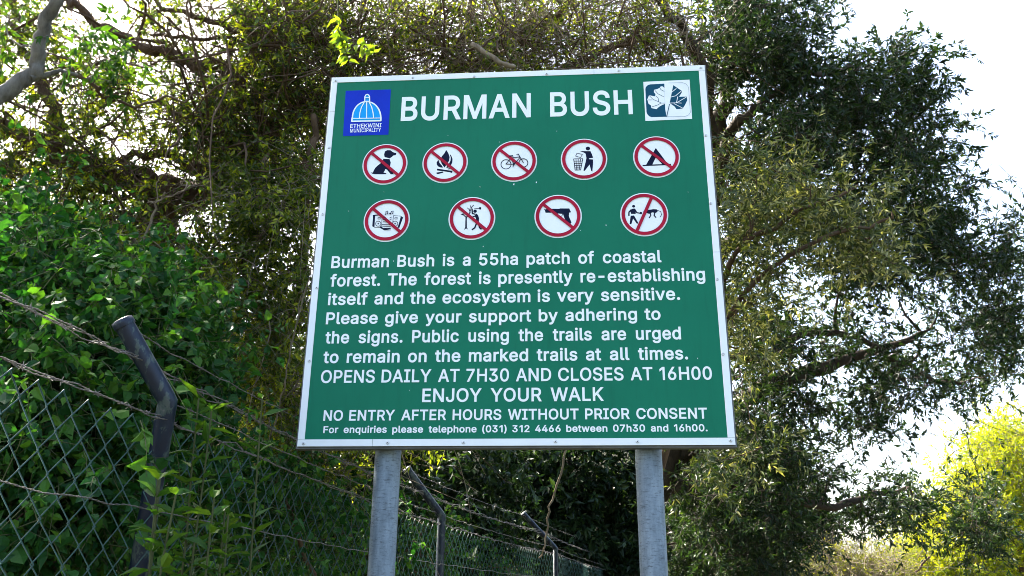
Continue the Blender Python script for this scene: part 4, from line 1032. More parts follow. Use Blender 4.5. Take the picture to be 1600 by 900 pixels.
    # woven mesh, one panel per bay
    for b in range(len(elb) - 1):
        A, B = top[b], top[b + 1]
        Lb = float(np.linalg.norm((B - A)[:2]))
        pitch = 0.118
        nw = int(Lb / (pitch / 2))
        hb = 2.0
        nz = int(hb / (pitch / 2))
        w, rr = [], []
        zz = np.arange(nz + 1) * pitch / 2
        for i in range(0, nw, 1):
            s0 = i * pitch / 2
            zig = (np.arange(nz + 1) + i) % 2
            sag = rng.normal() * 0.002
            ss = s0 + zig * pitch / 2 + np.cumsum(rng.normal(size=nz + 1)) * 0.0008
            yo = np.where(zig == 0, -0.0022, 0.0022)
            frac = np.clip(ss / Lb, 0, 1)[:, None]
            P = A + (B - A) * frac
            P[:, 2] -= zz + 0.05 * frac[:, 0] * (1 - frac[:, 0]) + sag
            nrm2 = np.array([(B - A)[1], -(B - A)[0], 0]) / Lb
            P += nrm2 * (yo - 0.045)[:, None]
            P += nrm2 * (0.02 * np.sin(ss * 3.1 + zz * 2.0))[:, None]
            w.append(P)
        mb = MB()
        # knuckles stick up along the top edge
        tubes(mb, np.array(w), 0.0024, 5)
        mb.build('wire_mesh', M['mesh'], f, True)
build_fence()


# ------------------------------------------------------------------ vegetation
def plant(name, label, cat, base, group=None):
    return thing(name, label, cat, (float(base[0]), float(base[1]), float(base[2])), group)


def finish(root, trunk, trunk_mat, tw, tw_mat, lf, lf_mat, trunk_name='trunk', tw_name='twigs', lf_name='crown'):
    if trunk is not None and trunk.n:
        trunk.build(trunk_name, M[trunk_mat], root, True)
    if tw is not None and tw.n:
        tw.build(tw_name, M[tw_mat], root, True)
    if lf is not None and lf.n:
        lf.build(lf_name, M[lf_mat], root)


def fig_tree():
    rng = np.random.default_rng(21)
    b = un(1024, 1010, 9.0)
    root = plant('evergreen_tree', 'tall dark evergreen tree with thick spreading crown right of the sign', 'tree', (b[0], b[1], 0.3))
    tr, tw, lf = MB(), MB(), MB()
    sk = []
    base = np.array([b[0], b[1], -0.2])
    sk.append(wood(tr, [base, un(1022, 890, 9.0), un(1030, 780, 8.7), un(1070, 620, 8.4), un(1105, 480, 8.2), un(1110, 330, 8.0), un(1125, 190, 8.0), un(1150, 60, 8.0), un(1170, -60, 8)], 0.14, 0.06))
    sk.append(wood(tr, [un(1060, 710, 8.6), un(1140, 640, 8.3), un(1230, 590, 8.0), un(1330, 560, 8.2), un(1440, 520, 8.4)], 0.11, 0.03))
    sk.append(wood(tr, [un(1095, 540, 8.3), un(1180, 560, 7.5), un(1270, 520, 8.0), un(1340, 530, 8.1), un(1420, 575, 8.2), un(1500, 600, 8.3)], 0.05, 0.015))
    sk.append(wood(tr, [un(1105, 420, 8.1), un(1160, 360, 7.6), un(1220, 300, 7.6), un(1330, 240, 7.8), un(1430, 210, 8.2)], 0.08, 0.02))
    sk.append(wood(tr, [un(1112, 300, 8), un(1150, 190, 7.4), un(1185, 170, 7.3), un(1250, 120, 7.5), un(1340, 110, 7.8)], 0.06, 0.02))
    sk.append(wood(tr, [un(1108, 230, 7.6), un(1100, 110, 7.2), un(1060, 40, 7.0), un(1000, -30, 7.0)], 0.06, 0.03))
    sk.append(wood(tr, [un(1050, 760, 8.6), un(1180, 760, 8.3), un(1300, 790, 8.4), un(1420, 760, 8.8)], 0.08, 0.02))
    sk.append(wood(tr, [un(1040, 770, 8.7), un(1000, 680, 8.6), un(920, 620, 8.5), un(800, 520, 8.6), un(700, 400, 8.6), un(650, 200, 8.6), un(610, 60, 8.4)], 0.10, 0.05))
    shade = [(1180, 40, 90, 70, 7.8, 1.0, 44), (1130, 190, 50, 120, 7.8, 0.8, 26), (1240, 180, 95, 90, 7.7, 1.1, 60), (1330, 150, 60, 60, 7.8, .9, 30), (1392, 105, 28, 22, 7.8, .5, 5),
             (1400, 135, 34, 20, 7.9, .5, 8), (1270, 300, 110, 100, 7.9, 1.2, 48), (1400, 235, 70, 45, 8.0, 1.0, 28), (1450, 310, 60, 60, 8.2, 1.0, 24), (1500, 400, 80, 50, 8.3, 1, 22), (1560, 385, 34, 28, 8.2, .6, 6),
             (1400, 400, 110, 80, 8.1, 1.2, 44), (1500, 500, 80, 60, 8.3, 1.0, 26), (1260, 500, 120, 100, 8.1, 1.3, 40), (1400, 575, 120, 55, 8.2, 1.1, 30), (1560, 560, 50, 50, 8.5, .8, 9), (1200, 650, 70, 80, 8.0, 1.0, 40),
             (1300, 690, 90, 60, 8.2, 1.2, 24), (1480, 650, 70, 40, 8.6, .8, 8), (1395, 790, 75, 40, 8.8, .9, 26), (1522, 795, 38, 60, 8.8, .6, 20), (1250, 800, 90, 70, 8.4, 1.1, 34), (1140, 780, 90, 80, 8.2, 1.2, 40), (1150, 880, 80, 50, 8.6, 1.0, 30),
             (1260, 20, 14, 12, 7.8, .4, 3), (1232, 90, 30, 30, 7.6, .5, 12), (1430, 180, 26, 14, 8, .4, 4), (1180, 280, 70, 70, 8.4, .8, 24), (1160, 480, 60, 120, 8.6, .8, 26), (1120, 740, 80, 60, 9.0, .8, 44), (1190, 830, 80, 70, 9.2, .8, 44), (1095, 850, 55, 60, 9.4, .8, 26), (1590, 470, 40, 90, 8.6, .8, 14), (1412, 88, 12, 8, 7.8, .2, 3), (1432, 74, 8, 5, 7.8, .1, 1), (1446, 140, 10, 8, 7.9, .2, 3), (1478, 212, 14, 8, 8.0, .2, 3), (1512, 284, 10, 8, 8.2, .2, 2), (1575, 362, 14, 8, 8.2, .2, 3),
             (1330, 620, 70, 60, 8.8, .8, 16), (1250, 720, 60, 60, 8.9, .7, 18)]
    c = clumps(rng, shade)
    q = (c - CAM) @ ROT.T
    qx, qy = 800 + F_PX * q[:, 0] / -q[:, 2], 450 - F_PX * q[:, 1] / -q[:, 2]
    keep = np.ones(len(c), bool)
    for gx, gy, ga, gb in [(1250, 462, 70, 34), (1350, 478, 50, 26), (1390, 725, 70, 42), (1275, 695, 42, 32), (1295, 790, 44, 34), (1475, 690, 80, 40), (1500, 560, 60, 26), (1440, 640, 60, 24), (1290, 600, 50, 24), (1450, 460, 50, 22), (1330, 850, 60, 40), (1160, 165, 40, 30), (1290, 240, 34, 24)]:
        keep &= ((qx - gx) / ga) ** 2 + ((qy - gy) / gb) ** 2 > 1
    bare_twigs(tw, rng, c[~keep], 2, 0.6, 0.003)
    c = c[keep]
    limbs(tr, rng, sk, c, 0.022)
    sprays(tw, lf, rng, c, 13, 0.31, 15, 0.062, 0.33, LANCE, (0.15, 0, 0.0), 0.10, 1.5, 0.10, 0.0022, 0.55, 0.9, 0.42)
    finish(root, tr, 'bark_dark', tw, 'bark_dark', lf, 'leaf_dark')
    return root


def lit_foliage_right():
    """nearer growth, leaves coloured as if sunlit, hanging beside the right edge of the board"""
    rng = np.random.default_rng(22)
    b = un(1022, 1010, 6.6)
    root = plant('leafy_tree', 'slender tree with narrow olive leaves coloured as sunlit beside the right edge of the sign', 'tree', (b[0], b[1], 0))
    tr, tw, lf = MB(), MB(), MB()
    sk = [wood(tr, [np.array([b[0], b[1], -0.2]), un(1025, 850, 6.6), un(1055, 640, 6.5), un(1120, 480, 6.4), un(1150, 400, 6.2), un(1250, 330, 6.0), un(1340, 290, 6.0)], 0.04, 0.010, wig=0.012),
          wood(tr, [un(1100, 560, 6.5), un(1180, 440, 6.1), un(1290, 370, 6.0), un(1370, 350, 6.0), un(1400, 330, 6.0)], 0.022, 0.008, wig=0.01)]
    c = clumps(rng, [(1200, 290, 90, 45, 6.2, .6, 18), (1160, 340, 55, 70, 6.2, .6, 15), (1300, 310, 110, 50, 6.4, .7, 18), (1250, 390, 130, 70, 6.4, .7, 24), (1370, 390, 60, 40, 6.3, .5, 9), (1155, 530, 40, 80, 6.3, .5, 15), (1160, 460, 40, 40, 6.2, .4, 7),
                     (1165, 700, 30, 16, 5.6, .3, 4), (1085, 712, 40, 12, 5.6, .3, 4)])
    limbs(tr, rng, sk, c, 0.012)
    sprays(tw, lf, rng, c, 10, 0.26, 12, 0.062, 0.25, LANCE, (-0.2, -0.3, 0.2), 0.15, 1.6, 0.13, 0.002, 0.45, 0.9, 0.5, 0.32)
    finish(root, tr, 'bark_brown', tw, 'stem', lf, 'leaf_lit_tone')


def left_tree():
    rng = np.random.default_rng(23)
    b = un(120, 1060, 6.8)
    root = plant('spreading_tree', 'open branching tree with small yellow green leaves above the creeper covered fence', 'tree', (b[0], b[1], 0.5))
    tr, tw, lf = MB(), MB(), MB()
    sk = []
    sk.append(wood(tr, [np.array([b[0], b[1], 0.2]), un(150, 800, 6.8), un(190, 560, 6.8), un(235, 420, 6.7), un(250, 330, 6.6), un(245, 285, 6.5)], 0.15, 0.13))
    sk.append(wood(tr, [un(245, 300, 6.5), un(310, 305, 6.5), un(350, 270, 6.5), un(420, 215, 6.5), un(500, 150, 6.8), un(560, 90, 7)], 0.13, 0.03))
    sk.append(wood(tr, [un(246, 300, 6.5), un(190, 272, 6.3), un(130, 262, 6.2), un(70, 225, 6.1), un(-20, 175, 6.0)], 0.12, 0.05))
    sk.append(wood(tr, [un(245, 325, 6.6), un(180, 390, 6.5), un(120, 405, 6.4), un(60, 400, 6.3), un(-30, 420, 6.3)], 0.10, 0.05))
    sk.append(wood(tr, [un(340, 275, 6.5), un(250, 240, 6.4), un(150, 270, 6.4)], 0.05, 0.02))
    sk.append(wood(tr, [un(90, 235, 6.1), un(85, 170, 6.1), un(60, 110, 6.2), un(30, 60, 6.3), un(20, -30, 6.3)], 0.05, 0.02))
    sk.append(wood(tr, [un(345, 103, 6.4), un(300, 98, 6.4), un(255, 80, 6.3), un(200, 62, 6.3), un(130, 25, 6.2), un(90, -20, 6.2)], 0.055, 0.022))
    sk.append(wood(tr, [un(420, 215, 6.5), un(390, 150, 6.4), un(350, 108, 6.4), un(330, 100, 6.4)], 0.05, 0.045))
    sk.append(wood(tr, [un(540, 70, 6.6), un(480, 52, 6.5), un(380, 48, 6.4), un(300, 25, 6.3), un(190, -20, 6.3)], 0.035, 0.015))
    sk.append(wood(tr, [un(560, 80, 6.6), un(500, 60, 6.5), un(430, 62, 6.4), un(320, 58, 6.3), un(240, 55, 6.3)], 0.025, 0.012))
    sk.append(wood(tr, [un(100, 112, 4.9), un(135, 125, 5.0), un(165, 148, 5.1), (un(210, 156, 5.2)), un(290, 152, 5.4), un(370, 125, 5.6)], 0.014, 0.005))
    leafs = [(60, 40, 110, 50, 6.2, .9, 30), (180, 60, 120, 70, 6.4, .8, 29), (330, 30, 120, 45, 6.5, .9, 30), (450, 60, 90, 70, 6.6, .9, 40), (480, 150, 70, 60, 6.7, .8, 30), (380, 160, 80, 60, 6.5, .8, 30), (60, 160, 90, 60, 6.2, .8, 24),
             (330, 210, 70, 50, 6.4, .7, 22), (230, 130, 100, 50, 6.6, .8, 20), (250, 200, 110, 50, 6.5, .8, 20), (80, 260, 110, 60, 6.2, .8, 30), (160, 330, 130, 60, 6.0, .6, 33), (40, 330, 80, 70, 6.0, .8, 26), (400, 260, 90, 70, 6.6, .8, 33), (290, 380, 90, 70, 6.0, .6, 30), (200, 420, 90, 50, 5.8, .6, 22)]
    c = clumps(rng, leafs)
    q = (c - CAM) @ ROT.T
    qx, qy = 800 + F_PX * q[:, 0] / -q[:, 2], 450 - F_PX * q[:, 1] / -q[:, 2]
    keep = np.ones(len(c), bool)
    for gx, gy, ga, gb in [(270, 105, 75, 50), (150, 75, 60, 42), (215, 235, 75, 50), (330, 75, 50, 35), (60, 225, 55, 40), (120, 20, 80, 32), (265, 355, 60, 36), (40, 300, 60, 30), (300, 20, 50, 30), (20, 110, 40, 40), (110, 150, 50, 26), (400, 330, 40, 40)]:
        keep &= ((qx - gx) / ga) ** 2 + ((qy - gy) / gb) ** 2 > 0.72
    bare_twigs(tw, rng, c[~keep], 3, 0.6, 0.0030, 0.0)
    c = c[keep]
    limbs(tr, rng, sk, c, 0.018)
    sprays(tw, lf, rng, c, 11, 0.28, 11, 0.054, 0.38, LANCE, (0, 0, 0.05), 0.12, 1.2, 0.12, 0.0022, 0.6, 0.7, 0.5, 0.3)
    bare_twigs(tw, rng, c[::2], 6, 0.8, 0.0045, 0.1)
    bare_twigs(tr, rng, c[::6], 3, 1.2, 0.009, 0.05, k=5)
    finish(root, tr, 'bark_brown', tw, 'bark_brown', lf, 'leaf_sun')
    # the smooth grey limb crossing in front belongs to a tree whose crown shades the creeper bank
    g = MB()
    root2 = plant('grey_barked_tree', 'smooth pale grey forked limb reaching across the upper left corner', 'tree', (-4.6, 1.4, 0.2))
    b0 = np.array([-4.6, 1.4, -0.1])
    s1 = wood(g, [b0, np.array([-4.5, 1.35, 1.5]), np.array([-4.1, 1.3, 2.6]), un(-180, 240, 4.45), un(-60, 190, 4.5), un(0, 150, 4.6), un(30, 128, 4.65), un(55, 112, 4.7), un(60, 75, 4.7), un(72, 35, 4.7), un(92, -10, 4.7), un(110, -80, 4.7), un(120, -200, 4.6)], 0.060, 0.026, 14, wig=0.004)
    s3 = wood(g, [np.array([-4.5, 1.35, 1.5]), np.array([-4.6, 1.3, 3.2]), np.array([-4.4, 1.2, 4.6]), np.array([-4.2, 1.2, 5.6])], 0.07, 0.03)
    wood(g, [un(48, 122, 4.66), un(75, 116, 4.75), un(100, 112, 4.85), un(135, 126, 5.0)], 0.016, 0.009, wig=0.004)
    l2, t2 = MB(), MB()
    c2 = clumps(rng, [(150, 60, 30, 30, 4.9, .2, 3), (10, 40, 40, 30, 4.9, .2, 3), (180, 120, 30, 20, 5.1, .2, 3)])
    u = rand_dir(rng, 90) * rng.uniform(0.3, 1, (90, 1)) ** 0.4
    c3 = np.array([-4.5, 0.9, 4.4]) + u * np.array([1.0, 1.5, 1.1])
    limbs(g, rng, [(np.array([un(72, 35, 4.7), un(60, 75, 4.7), un(100, 112, 4.85), un(135, 126, 5.0)]), [0.01] * 4)], c2, 0.008)
    limbs(g, rng, [s3], c3, 0.018)
    sprays(t2, l2, rng, np.concatenate([c2, c3]), 8, 0.24, 9, 0.060, 0.45, OVATE, (0, 0, 0), 0.3, 1.2, 0.08, 0.002, 0.6, 0.7, 0.6)
    finish(root2, g, 'bark_grey', t2, 'bark_grey', l2, 'leaf_mid')


def twiggy_tree():
    rng = np.random.default_rng(24)
    b = un(592, 1040, 7.5)
    root = plant('twiggy_tree', 'tangled twiggy tree with sparse yellowish leaves rising behind the top of the sign', 'tree', (b[0], b[1], 0.4))
    tr, tw, lf = MB(), MB(), MB()
    sk = [wood(tr, [np.array([b[0], b[1], 0]), un(600, 700, 7.5), un(630, 400, 7.4), un(660, 200, 7.3), un(720, 90, 7.3), un(740, -20, 7.3)], 0.07, 0.035),
          wood(tr, [un(640, 280, 7.3), un(590, 110, 7.2), un(620, 60, 7.1), un(690, 10, 7.0)], 0.05, 0.02),
          wood(tr, [un(690, 130, 7.2), un(800, 60, 7.0), un(860, 30, 7.0), un(900, -20, 7.0)], 0.05, 0.02),
          wood(tr, [un(700, 140, 7.2), un(850, 120, 7.0), un(960, 70, 7.0), un(1050, 20, 7.0)], 0.04, 0.012),
          wood(tw, [un(738, 70, 6.2), un(762, 84, 6.1), un(782, 98, 6.0), un(805, 105, 6.0)], 0.020, 0.017, wig=0.003),
          wood(tr, [un(640, 330, 7.3), un(500, 210, 7.2), un(430, 100, 7.2), un(380, 10, 7.1)], 0.05, 0.02),
          wood(tr, [un(1040, 110, 6.8), un(1010, 60, 6.8), un(980, 70, 6.7), un(890, 100, 6.6)], 0.016, 0.008)]
    c = clumps(rng, [(600, 40, 120, 60, 7.0, .8, 60), (760, 50, 130, 60, 7.0, .8, 66), (920, 40, 120, 60, 7.1, .8, 60), (1030, 60, 60, 60, 7.1, .7, 26), (540, 110, 60, 60, 7.0, .7, 26), (470, 20, 60, 40, 7.0, .7, 18), (800, 100, 240, 30, 6.9, .5, 40), (470, 200, 50, 70, 7.1, .7, 20), (650, 240, 130, 110, 7.3, .8, 50), (850, 220, 130, 110, 7.3, .8, 50), (1010, 240, 80, 110, 7.4, .8, 30), (700, 450, 150, 120, 7.6, .8, 44), (920, 450, 140, 120, 7.8, .8, 44)])
    limbs(tr, rng, sk, c, 0.016)
    sprays(tw, lf, rng, c, 9, 0.30, 9, 0.042, 0.40, LANCE, (0, 0, 0.05), 0.1, 1.2, 0.10, 0.0022, 0.5, 0.6, 0.55, 0.3)
    bare_twigs(tw, rng, c, 6, 0.7, 0.0038)
    bare_twigs(tr, rng, c[::6], 3, 1.2, 0.008, 0.05, k=5)
    finish(root, tr, 'bark_brown', tw, 'twig_pale', lf, 'leaf_sun')


def hanging_growth():
    """creeper hung shrubbery between the vine bank and the board"""
    rng = np.random.default_rng(25)
    b = un(420, 1030, 6.0)
    root = plant('creeper_shrub', 'tall shrub hung with dry creepers and small lit leaves left of the sign', 'shrub', (b[0], b[1], 0.3))
    tr, tw, lf = MB(), MB(), MB()
    sk = [wood(tr, [np.array([b[0], b[1], 0]), un(400, 700, 6.0), un(350, 560, 5.9), un(320, 480, 5.8), un(300, 400, 5.8)], 0.045, 0.02),
          wood(tr, [un(400, 720, 6), un(440, 540, 5.9), un(470, 420, 5.9), un(480, 250, 6.0), un(490, 180, 6.0)], 0.05, 0.02),
          wood(tr, [un(440, 560, 5.9), un(380, 420, 5.8), un(400, 330, 5.8), un(420, 240, 5.9)], 0.03, 0.012)]
    c = clumps(rng, [(420, 330, 70, 70, 5.9, .6, 50), (340, 440, 80, 60, 5.8, .6, 44), (440, 460, 60, 80, 5.8, .5, 50), (400, 570, 80, 70, 5.8, .6, 56), (450, 640, 50, 70, 5.8, .5, 40), (480, 300, 40, 60, 5.9, .5, 26), (600, 640, 120, 60, 5.9, .5, 40), (380, 300, 50, 40, 5.9, .5, 16), (480, 720, 100, 40, 5.8, .5, 36), (270, 455, 70, 50, 5.2, .4, 26), (150, 400, 90, 40, 5.2, .4, 20)])
    limbs(tr, rng, sk, c, 0.012)
    sprays(tw, lf, rng, c, 9, 0.22, 11, 0.046, 0.42, LANCE, (-0.1, -0.3, 0.0), 0.25, 1.2, 0.08, 0.002, 0.45, 0.7, 0.5, 0.3)
    bare_twigs(tw, rng, c[::3], 4, 0.6, 0.003, 0.5)
    finish(root, tr, 'bark_brown', tw, 'twig_pale', lf, 'leaf_sun', 'stem', 'twigs', 'foliage')


def vine_bank():
    rng = np.random.default_rng(26)
    b = un(120, 1100, 3.6)
    root = plant('broadleaf_creeper', 'dense mound of broad dark green creeper leaves behind the fence at left', 'creeper', (b[0], b[1], 0.2))
    st, tw, lf = MB(), MB(), MB()
    spec = [(40, 460, 110, 70, 3.9, .4, 60), (150, 500, 90, 60, 3.9, .4, 50), (240, 520, 70, 60, 4.1, .4, 36), (60, 580, 120, 70, 3.5, .35, 70), (180, 610, 90, 70, 3.6, .35, 50), (280, 620, 60, 70, 3.9, .4, 34), (60, 700, 120, 70, 3.2, .35, 64), (180, 720, 90, 70, 3.3, .35, 50),
            (290, 730, 60, 80, 3.6, .4, 40), (60, 820, 120, 80, 3.0, .35, 60), (190, 850, 100, 80, 3.1, .35, 50), (-40, 620, 80, 160, 3.3, .4, 40), (30, 400, 90, 50, 4.2, .4, 26), (120, 430, 60, 40, 4.4, .4, 10), (20, 350, 50, 40, 4.6, .4, 8), (210, 460, 70, 40, 4.6, .4, 12), (340, 820, 60, 80, 4.2, .4, 30), (420, 800, 90, 80, 4.8, .4, 36), (520, 820, 90, 70, 5.6, .4, 32), (640, 850, 90, 50, 8.6, .5, 34), (740, 880, 70, 34, 12.5, .6, 26)]
    c = clumps(rng, spec)
    c = c[~((c[:, 0] > -1.5) & (c[:, 1] < 0.55))]
    sk = [wood(st, [un(60, 1000, 3.6), un(80, 800, 3.6), un(60, 600, 3.8), un(30, 420, 4.3)], 0.02, 0.008), wood(st, [un(250, 1000, 3.8), un(240, 800, 3.8), un(220, 600, 4.0), un(230, 480, 4.3)], 0.02, 0.008),
          wood(st, [un(480, 1000, 4.6), un(470, 850, 4.6), un(430, 740, 4.5)], 0.015, 0.008), wood(st, [un(640, 1000, 8.6), un(650, 900, 8.6), un(660, 840, 8.6)], 0.015, 0.008)]
    limbs(st, rng, sk, c, 0.006)
    sprays(tw, lf, rng, c, 9, 0.28, 7, 0.048, 0.80, OVATE, (0.35, -0.35, 0.1), 0.3, 1.0, 0.13, 0.002, 0.6, 0.3, 0.42, 0.3)
    sprays(tw, lf, rng, c[1::2], 4, 0.36, 9, 0.036, 0.45, OVATE, (0.2, -0.3, 0.3), 0.3, 1.0, 0.16, 0.0022, 0.5, 0.6, 0.75, 0.25)
    bare_twigs(tw, rng, c[(c[:, 0] < -2.1)][::3], 2, 0.6, 0.0026, 0.2)
    sprays(tw, lf, rng, c[::3], 3, 0.34, 6, 0.075, 0.66, OVATE, (0.3, -0.3, 0.2), 0.4, 1.0, 0.12, 0.0022, 0.5, 0.6, 0.65, 0.3)
    finish(root, st, 'bark_brown', tw, 'stem', lf, 'leaf_vine', 'stem', 'twigs', 'foliage')


def weed(px, py_top, py_bot, d, n, label, seed, leaf=0.085, mat='leaf_mid', asp=0.26, tpl=LANCE):
    rng = np.random.default_rng(seed)
    b = un(px, py_bot, d)
    root = plant('leafy_weed', label, 'weed', (b[0], b[1], 0), 'weeds growing up along the fence')
    st, lf = MB(), MB()
    for i in range(n):
        o = rng.normal(size=2) * 0.07
        top = un(px + rng.normal() * 25, py_top + abs(rng.normal()) * 40, d) + np.array([o[0], o[1], 0])
        p0 = np.array([b[0] + o[0], b[1] + o[1], 0.0])
        pts, rr = wood(st, [p0, p0 * 0.5 + top * 0.5 + rng.normal(size=3) * 0.02, top], 0.006, 0.003, 5, rng, wig=0.004)
        zz = np.linspace(0.35, 1, 26)
        pos = np.stack([np.interp(zz, np.linspace(0, 1, len(pts)), pts[:, k]) for k in range(3)], 1)
        pos = np.repeat(pos, 2, 0)
        an = np.repeat(np.arange(26) * 1.45, 2) + np.tile([0, math.pi], 26) + rng.normal(size=52) * 0.3
        ax = norm(np.stack([np.cos(an), np.sin(an), 0.45 + rng.normal(size=52) * 0.25], 1))
        nr = norm(np.array([0, 0, 1.0]) + rng.normal(size=(52, 3)) * 0.3 - ax * 0.3)
        ln = leaf * rng.uniform(0.7, 1.25, 52)
        leaves(lf, pos, ax, nr, ln, ln * asp, tpl, rng.uniform(0.2, 0.9, 52))
    finish(root, st, 'stem', None, None, lf, mat, 'stem', 'twigs', 'foliage')


def top_sprig():
    rng = np.random.default_rng(28)
    b = un(535, -60, 4.3)
    root = plant('hanging_sprig', 'bright green leafy sprig dangling just above the top left sign corner', 'sprig', b)
    st, lf = MB(), MB()
    c = [un(535, -60, 4.3), un(528, 20, 4.3), un(533, 60, 4.3), un(545, 95, 4.3), un(560, 85, 4.3)]
    p1, _ = wood(st, c[:4], 0.004, 0.002, 5, rng, wig=0.003)
    p2, _ = wood(st, [c[2], un(565, 72, 4.3), un(585, 80, 4.3)], 0.003, 0.0015, 5, rng, wig=0.003)
    for p, n in ((p1[6:], 26), (p2, 16)):
        i = rng.integers(0, len(p), n)
        ax = norm(rng.normal(size=(n, 3)) + np.array([0, -0.2, -0.6]))
        ln = 0.062 * rng.uniform(0.7, 1.2, n)
        leaves(lf, p[i], ax, norm(rng.normal(size=(n, 3)) + np.array([0, -0.6, 0.5])), ln, ln * 0.5, OVATE, rng.uniform(0.3, 1, n))
    finish(root, st, 'stem', None, None, lf, 'leaf_fresh', 'stem', 'twigs', 'foliage')


def yellow_tree():
    rng = np.random.default_rng(29)
    b = un(1600, 990, 17)
    root = plant('sunlit_tree', 'bright yellow green sunlit tree in the lower right corner', 'tree', (b[0], b[1], 0))
    tr, tw, lf = MB(), MB(), MB()
    sk = [wood(tr, [np.array([b[0], b[1], -.2]), un(1590, 860, 17), un(1570, 780, 17), un(1560, 720, 17)], 0.16, 0.06), wood(tr, [un(1590, 870, 17), un(1640, 780, 17.5), un(1680, 700, 18)], 0.1, 0.05),
          wood(tr, [un(1590, 900, 17), un(1520, 850, 16.5), un(1460, 830, 16.5)], 0.07, 0.03)]
    c = clumps(rng, [(1560, 710, 50, 35, 17, 1.5, 26), (1600, 700, 60, 50, 17, 1.5, 30), (1540, 790, 70, 50, 17, 1.5, 40), (1600, 800, 60, 60, 17, 1.5, 36), (1480, 850, 55, 45, 16.5, 1.3, 34), (1560, 870, 90, 50, 17, 1.5, 44), (1680, 760, 90, 110, 17.5, 1.5, 50), (1530, 750, 40, 30, 16.8, 1, 18), (1575, 690, 45, 22, 17, 1, 18), (1450, 880, 60, 35, 15.5, 1, 34), (1510, 890, 60, 30, 15.5, 1, 30), (1475, 830, 40, 30, 16, 1, 18), (1500, 800, 50, 40, 16.5, 1, 22)])
    limbs(tr, rng, sk, c, 0.03)
    sprays(tw, lf, rng, c, 12, 0.65, 14, 0.085, 0.34, LANCE, (0, 0, 0.25), 0.1, 1.2, 0.2, 0.004, 0.6, 0.7, 0.55, 0.3)
    finish(root, tr, 'bark_brown', tw, 'bark_grey', lf, 'leaf_yellow')
    # drier scrub to its left
    b = un(1380, 990, 14)
    root = plant('dry_shrub', 'low yellowish twiggy scrub below the dark tree near the bottom right', 'shrub', (b[0], b[1], 0))
    tr, tw, lf = MB(), MB(), MB()
    sk = [wood(tr, [np.array([b[0] + o, b[1], -.1]), un(1380 + o * 60, 930, 14), un(1380 + o * 120, 870, 14)], 0.04, 0.015) for o in (-0.6, 0, 0.6)]
    c = clumps(rng, [(1380, 892, 45, 20, 14, 1, 26), (1290, 885, 60, 26, 14, 1, 34), (1330, 900, 50, 20, 14, .8, 16)])
    limbs(tr, rng, sk, c, 0.015)
    sprays(tw, lf, rng, c, 12, 0.45, 9, 0.06, 0.3, LANCE, (0, 0, 0.3), 0.15, 1.2, 0.12, 0.003, 0.5, 0.7, 0.5, 0.3)
    bare_twigs(tw, rng, c, 5, 0.8, 0.004)
    finish(root, tr, 'bark_brown', tw, 'twig_pale', lf, 'leaf_dry', 'stem', 'twigs', 'foliage')


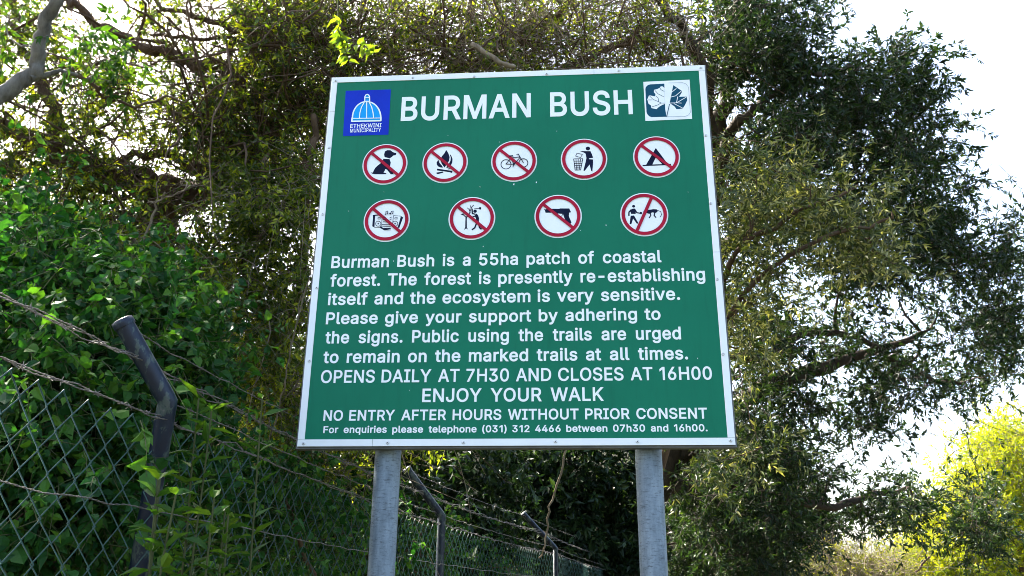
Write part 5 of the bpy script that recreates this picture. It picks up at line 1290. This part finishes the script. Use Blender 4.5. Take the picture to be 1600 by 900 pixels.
def background_woods():
    """dense dark trees standing in the depth of the bush"""
    rng = np.random.default_rng(30)
    spec = [(700, 13.5, 640, 'dark shaded tree deep in the bush behind the left sign post'), (880, 16.5, 620, 'dark shaded tree deep in the bush between the sign posts'), (1060, 17.0, 640, 'dark shaded tree deep in the bush behind the right sign post'),
            (560, 10.0, 520, 'dark shaded tree deep in the bush behind the left edge of the sign'), (430, 9.5, 560, 'dark shaded tree deep in the bush left of the sign board'), (1190, 17.0, 760, 'dark shaded tree deep in the bush at the foot of the tall evergreen'), (250, 9.0, 470, 'dark shaded tree deep in the bush behind the bent fence post'), (80, 8.5, 460, 'dark shaded tree deep in the bush at the left edge')]
    for i, (px, d, top, lab) in enumerate(spec):
        b = un(px, 1010, d)
        root = plant('understorey_tree', lab, 'tree', (b[0], b[1], 0.8), 'understorey trees in the bush')
        tr, tw, lf = MB(), MB(), MB()
        sk = [wood(tr, [np.array([b[0], b[1], 0.4]), un(px + rng.normal() * 20, 880, d), un(px + rng.normal() * 40, top + 60, d)], 0.09, 0.03)]
        h = 980 - top
        c = clumps(rng, [(px, top + h * 0.25, 110, h * 0.3, d, .9, 70), (px, top + h * 0.7, 130, h * 0.35, d, 1.0, 120)])
        limbs(tr, rng, sk, c, 0.02)
        sprays(None, lf, rng, c, 9, 0.45 * d / 11, 13, 0.12 * d / 11, 0.42, LANCE, (0, 0, 0.1), 0.2, 1.1, 0.16, 0.003, 0.5, 0.6, 0.3)
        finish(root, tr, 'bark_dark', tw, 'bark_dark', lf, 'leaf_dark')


def dry_lianas():
    rng = np.random.default_rng(31)
    for pts, r, lab in (([(888, 640), (886, 700), (870, 760), (858, 800), (852, 850), (842, 872)], 0.0106, 'pale dry stick hanging below the middle of the sign'),
                        ([(385, 780), (420, 690), (440, 620), (452, 560), (470, 480), (490, 400)], 0.007, 'thin pale creeper stem running up to the left edge of the sign'),
                        ([(205, 410), (225, 370), (245, 320), (258, 300)], 0.010, 'short pale bare stick leaning in front of the dark fork')):
        d = 5.4 if r > 0.0105 else 5.0
        b = un(*pts[0], d)
        root = plant('dry_vine', lab, 'vine', b, 'dry vine stems')
        mb = MB()
        p, rr = wood(mb, [un(x, y, d) for x, y in pts], r * 0.8, r * 0.5, 6, rng, wig=0.006)
        for _ in range(0 if r > 0.0105 else 3):
            s = p[rng.integers(3, len(p) - 2)]
            q = s + np.cumsum(rng.normal(size=(4, 3)) * 0.05 + np.array([0.02, 0, 0.05]), 0)
            wood(mb, np.concatenate([[s], q]), r * 0.4, r * 0.2, 4, rng, wig=0.004)
        o = mb.build('stem', M['twig_pale'], root, True)


fig_tree()
lit_foliage_right()
left_tree()
twiggy_tree()
hanging_growth()
vine_bank()
background_woods()
weed(345, 600, 1000, 2.95, 3, 'tall weed with narrow leaves growing up beside the bent fence post', 41, 0.095)
weed(262, 740, 1000, 2.5, 4, 'weed with pale sunlit leaves at the foot of the bent fence post', 42, 0.075, 'leaf_mid', 0.42, OVATE)
weed(350, 790, 1000, 2.9, 4, 'low bushy weed between the bent post and the left sign post', 43, 0.07, 'leaf_mid', 0.42, OVATE)
top_sprig()
yellow_tree()
dry_lianas()
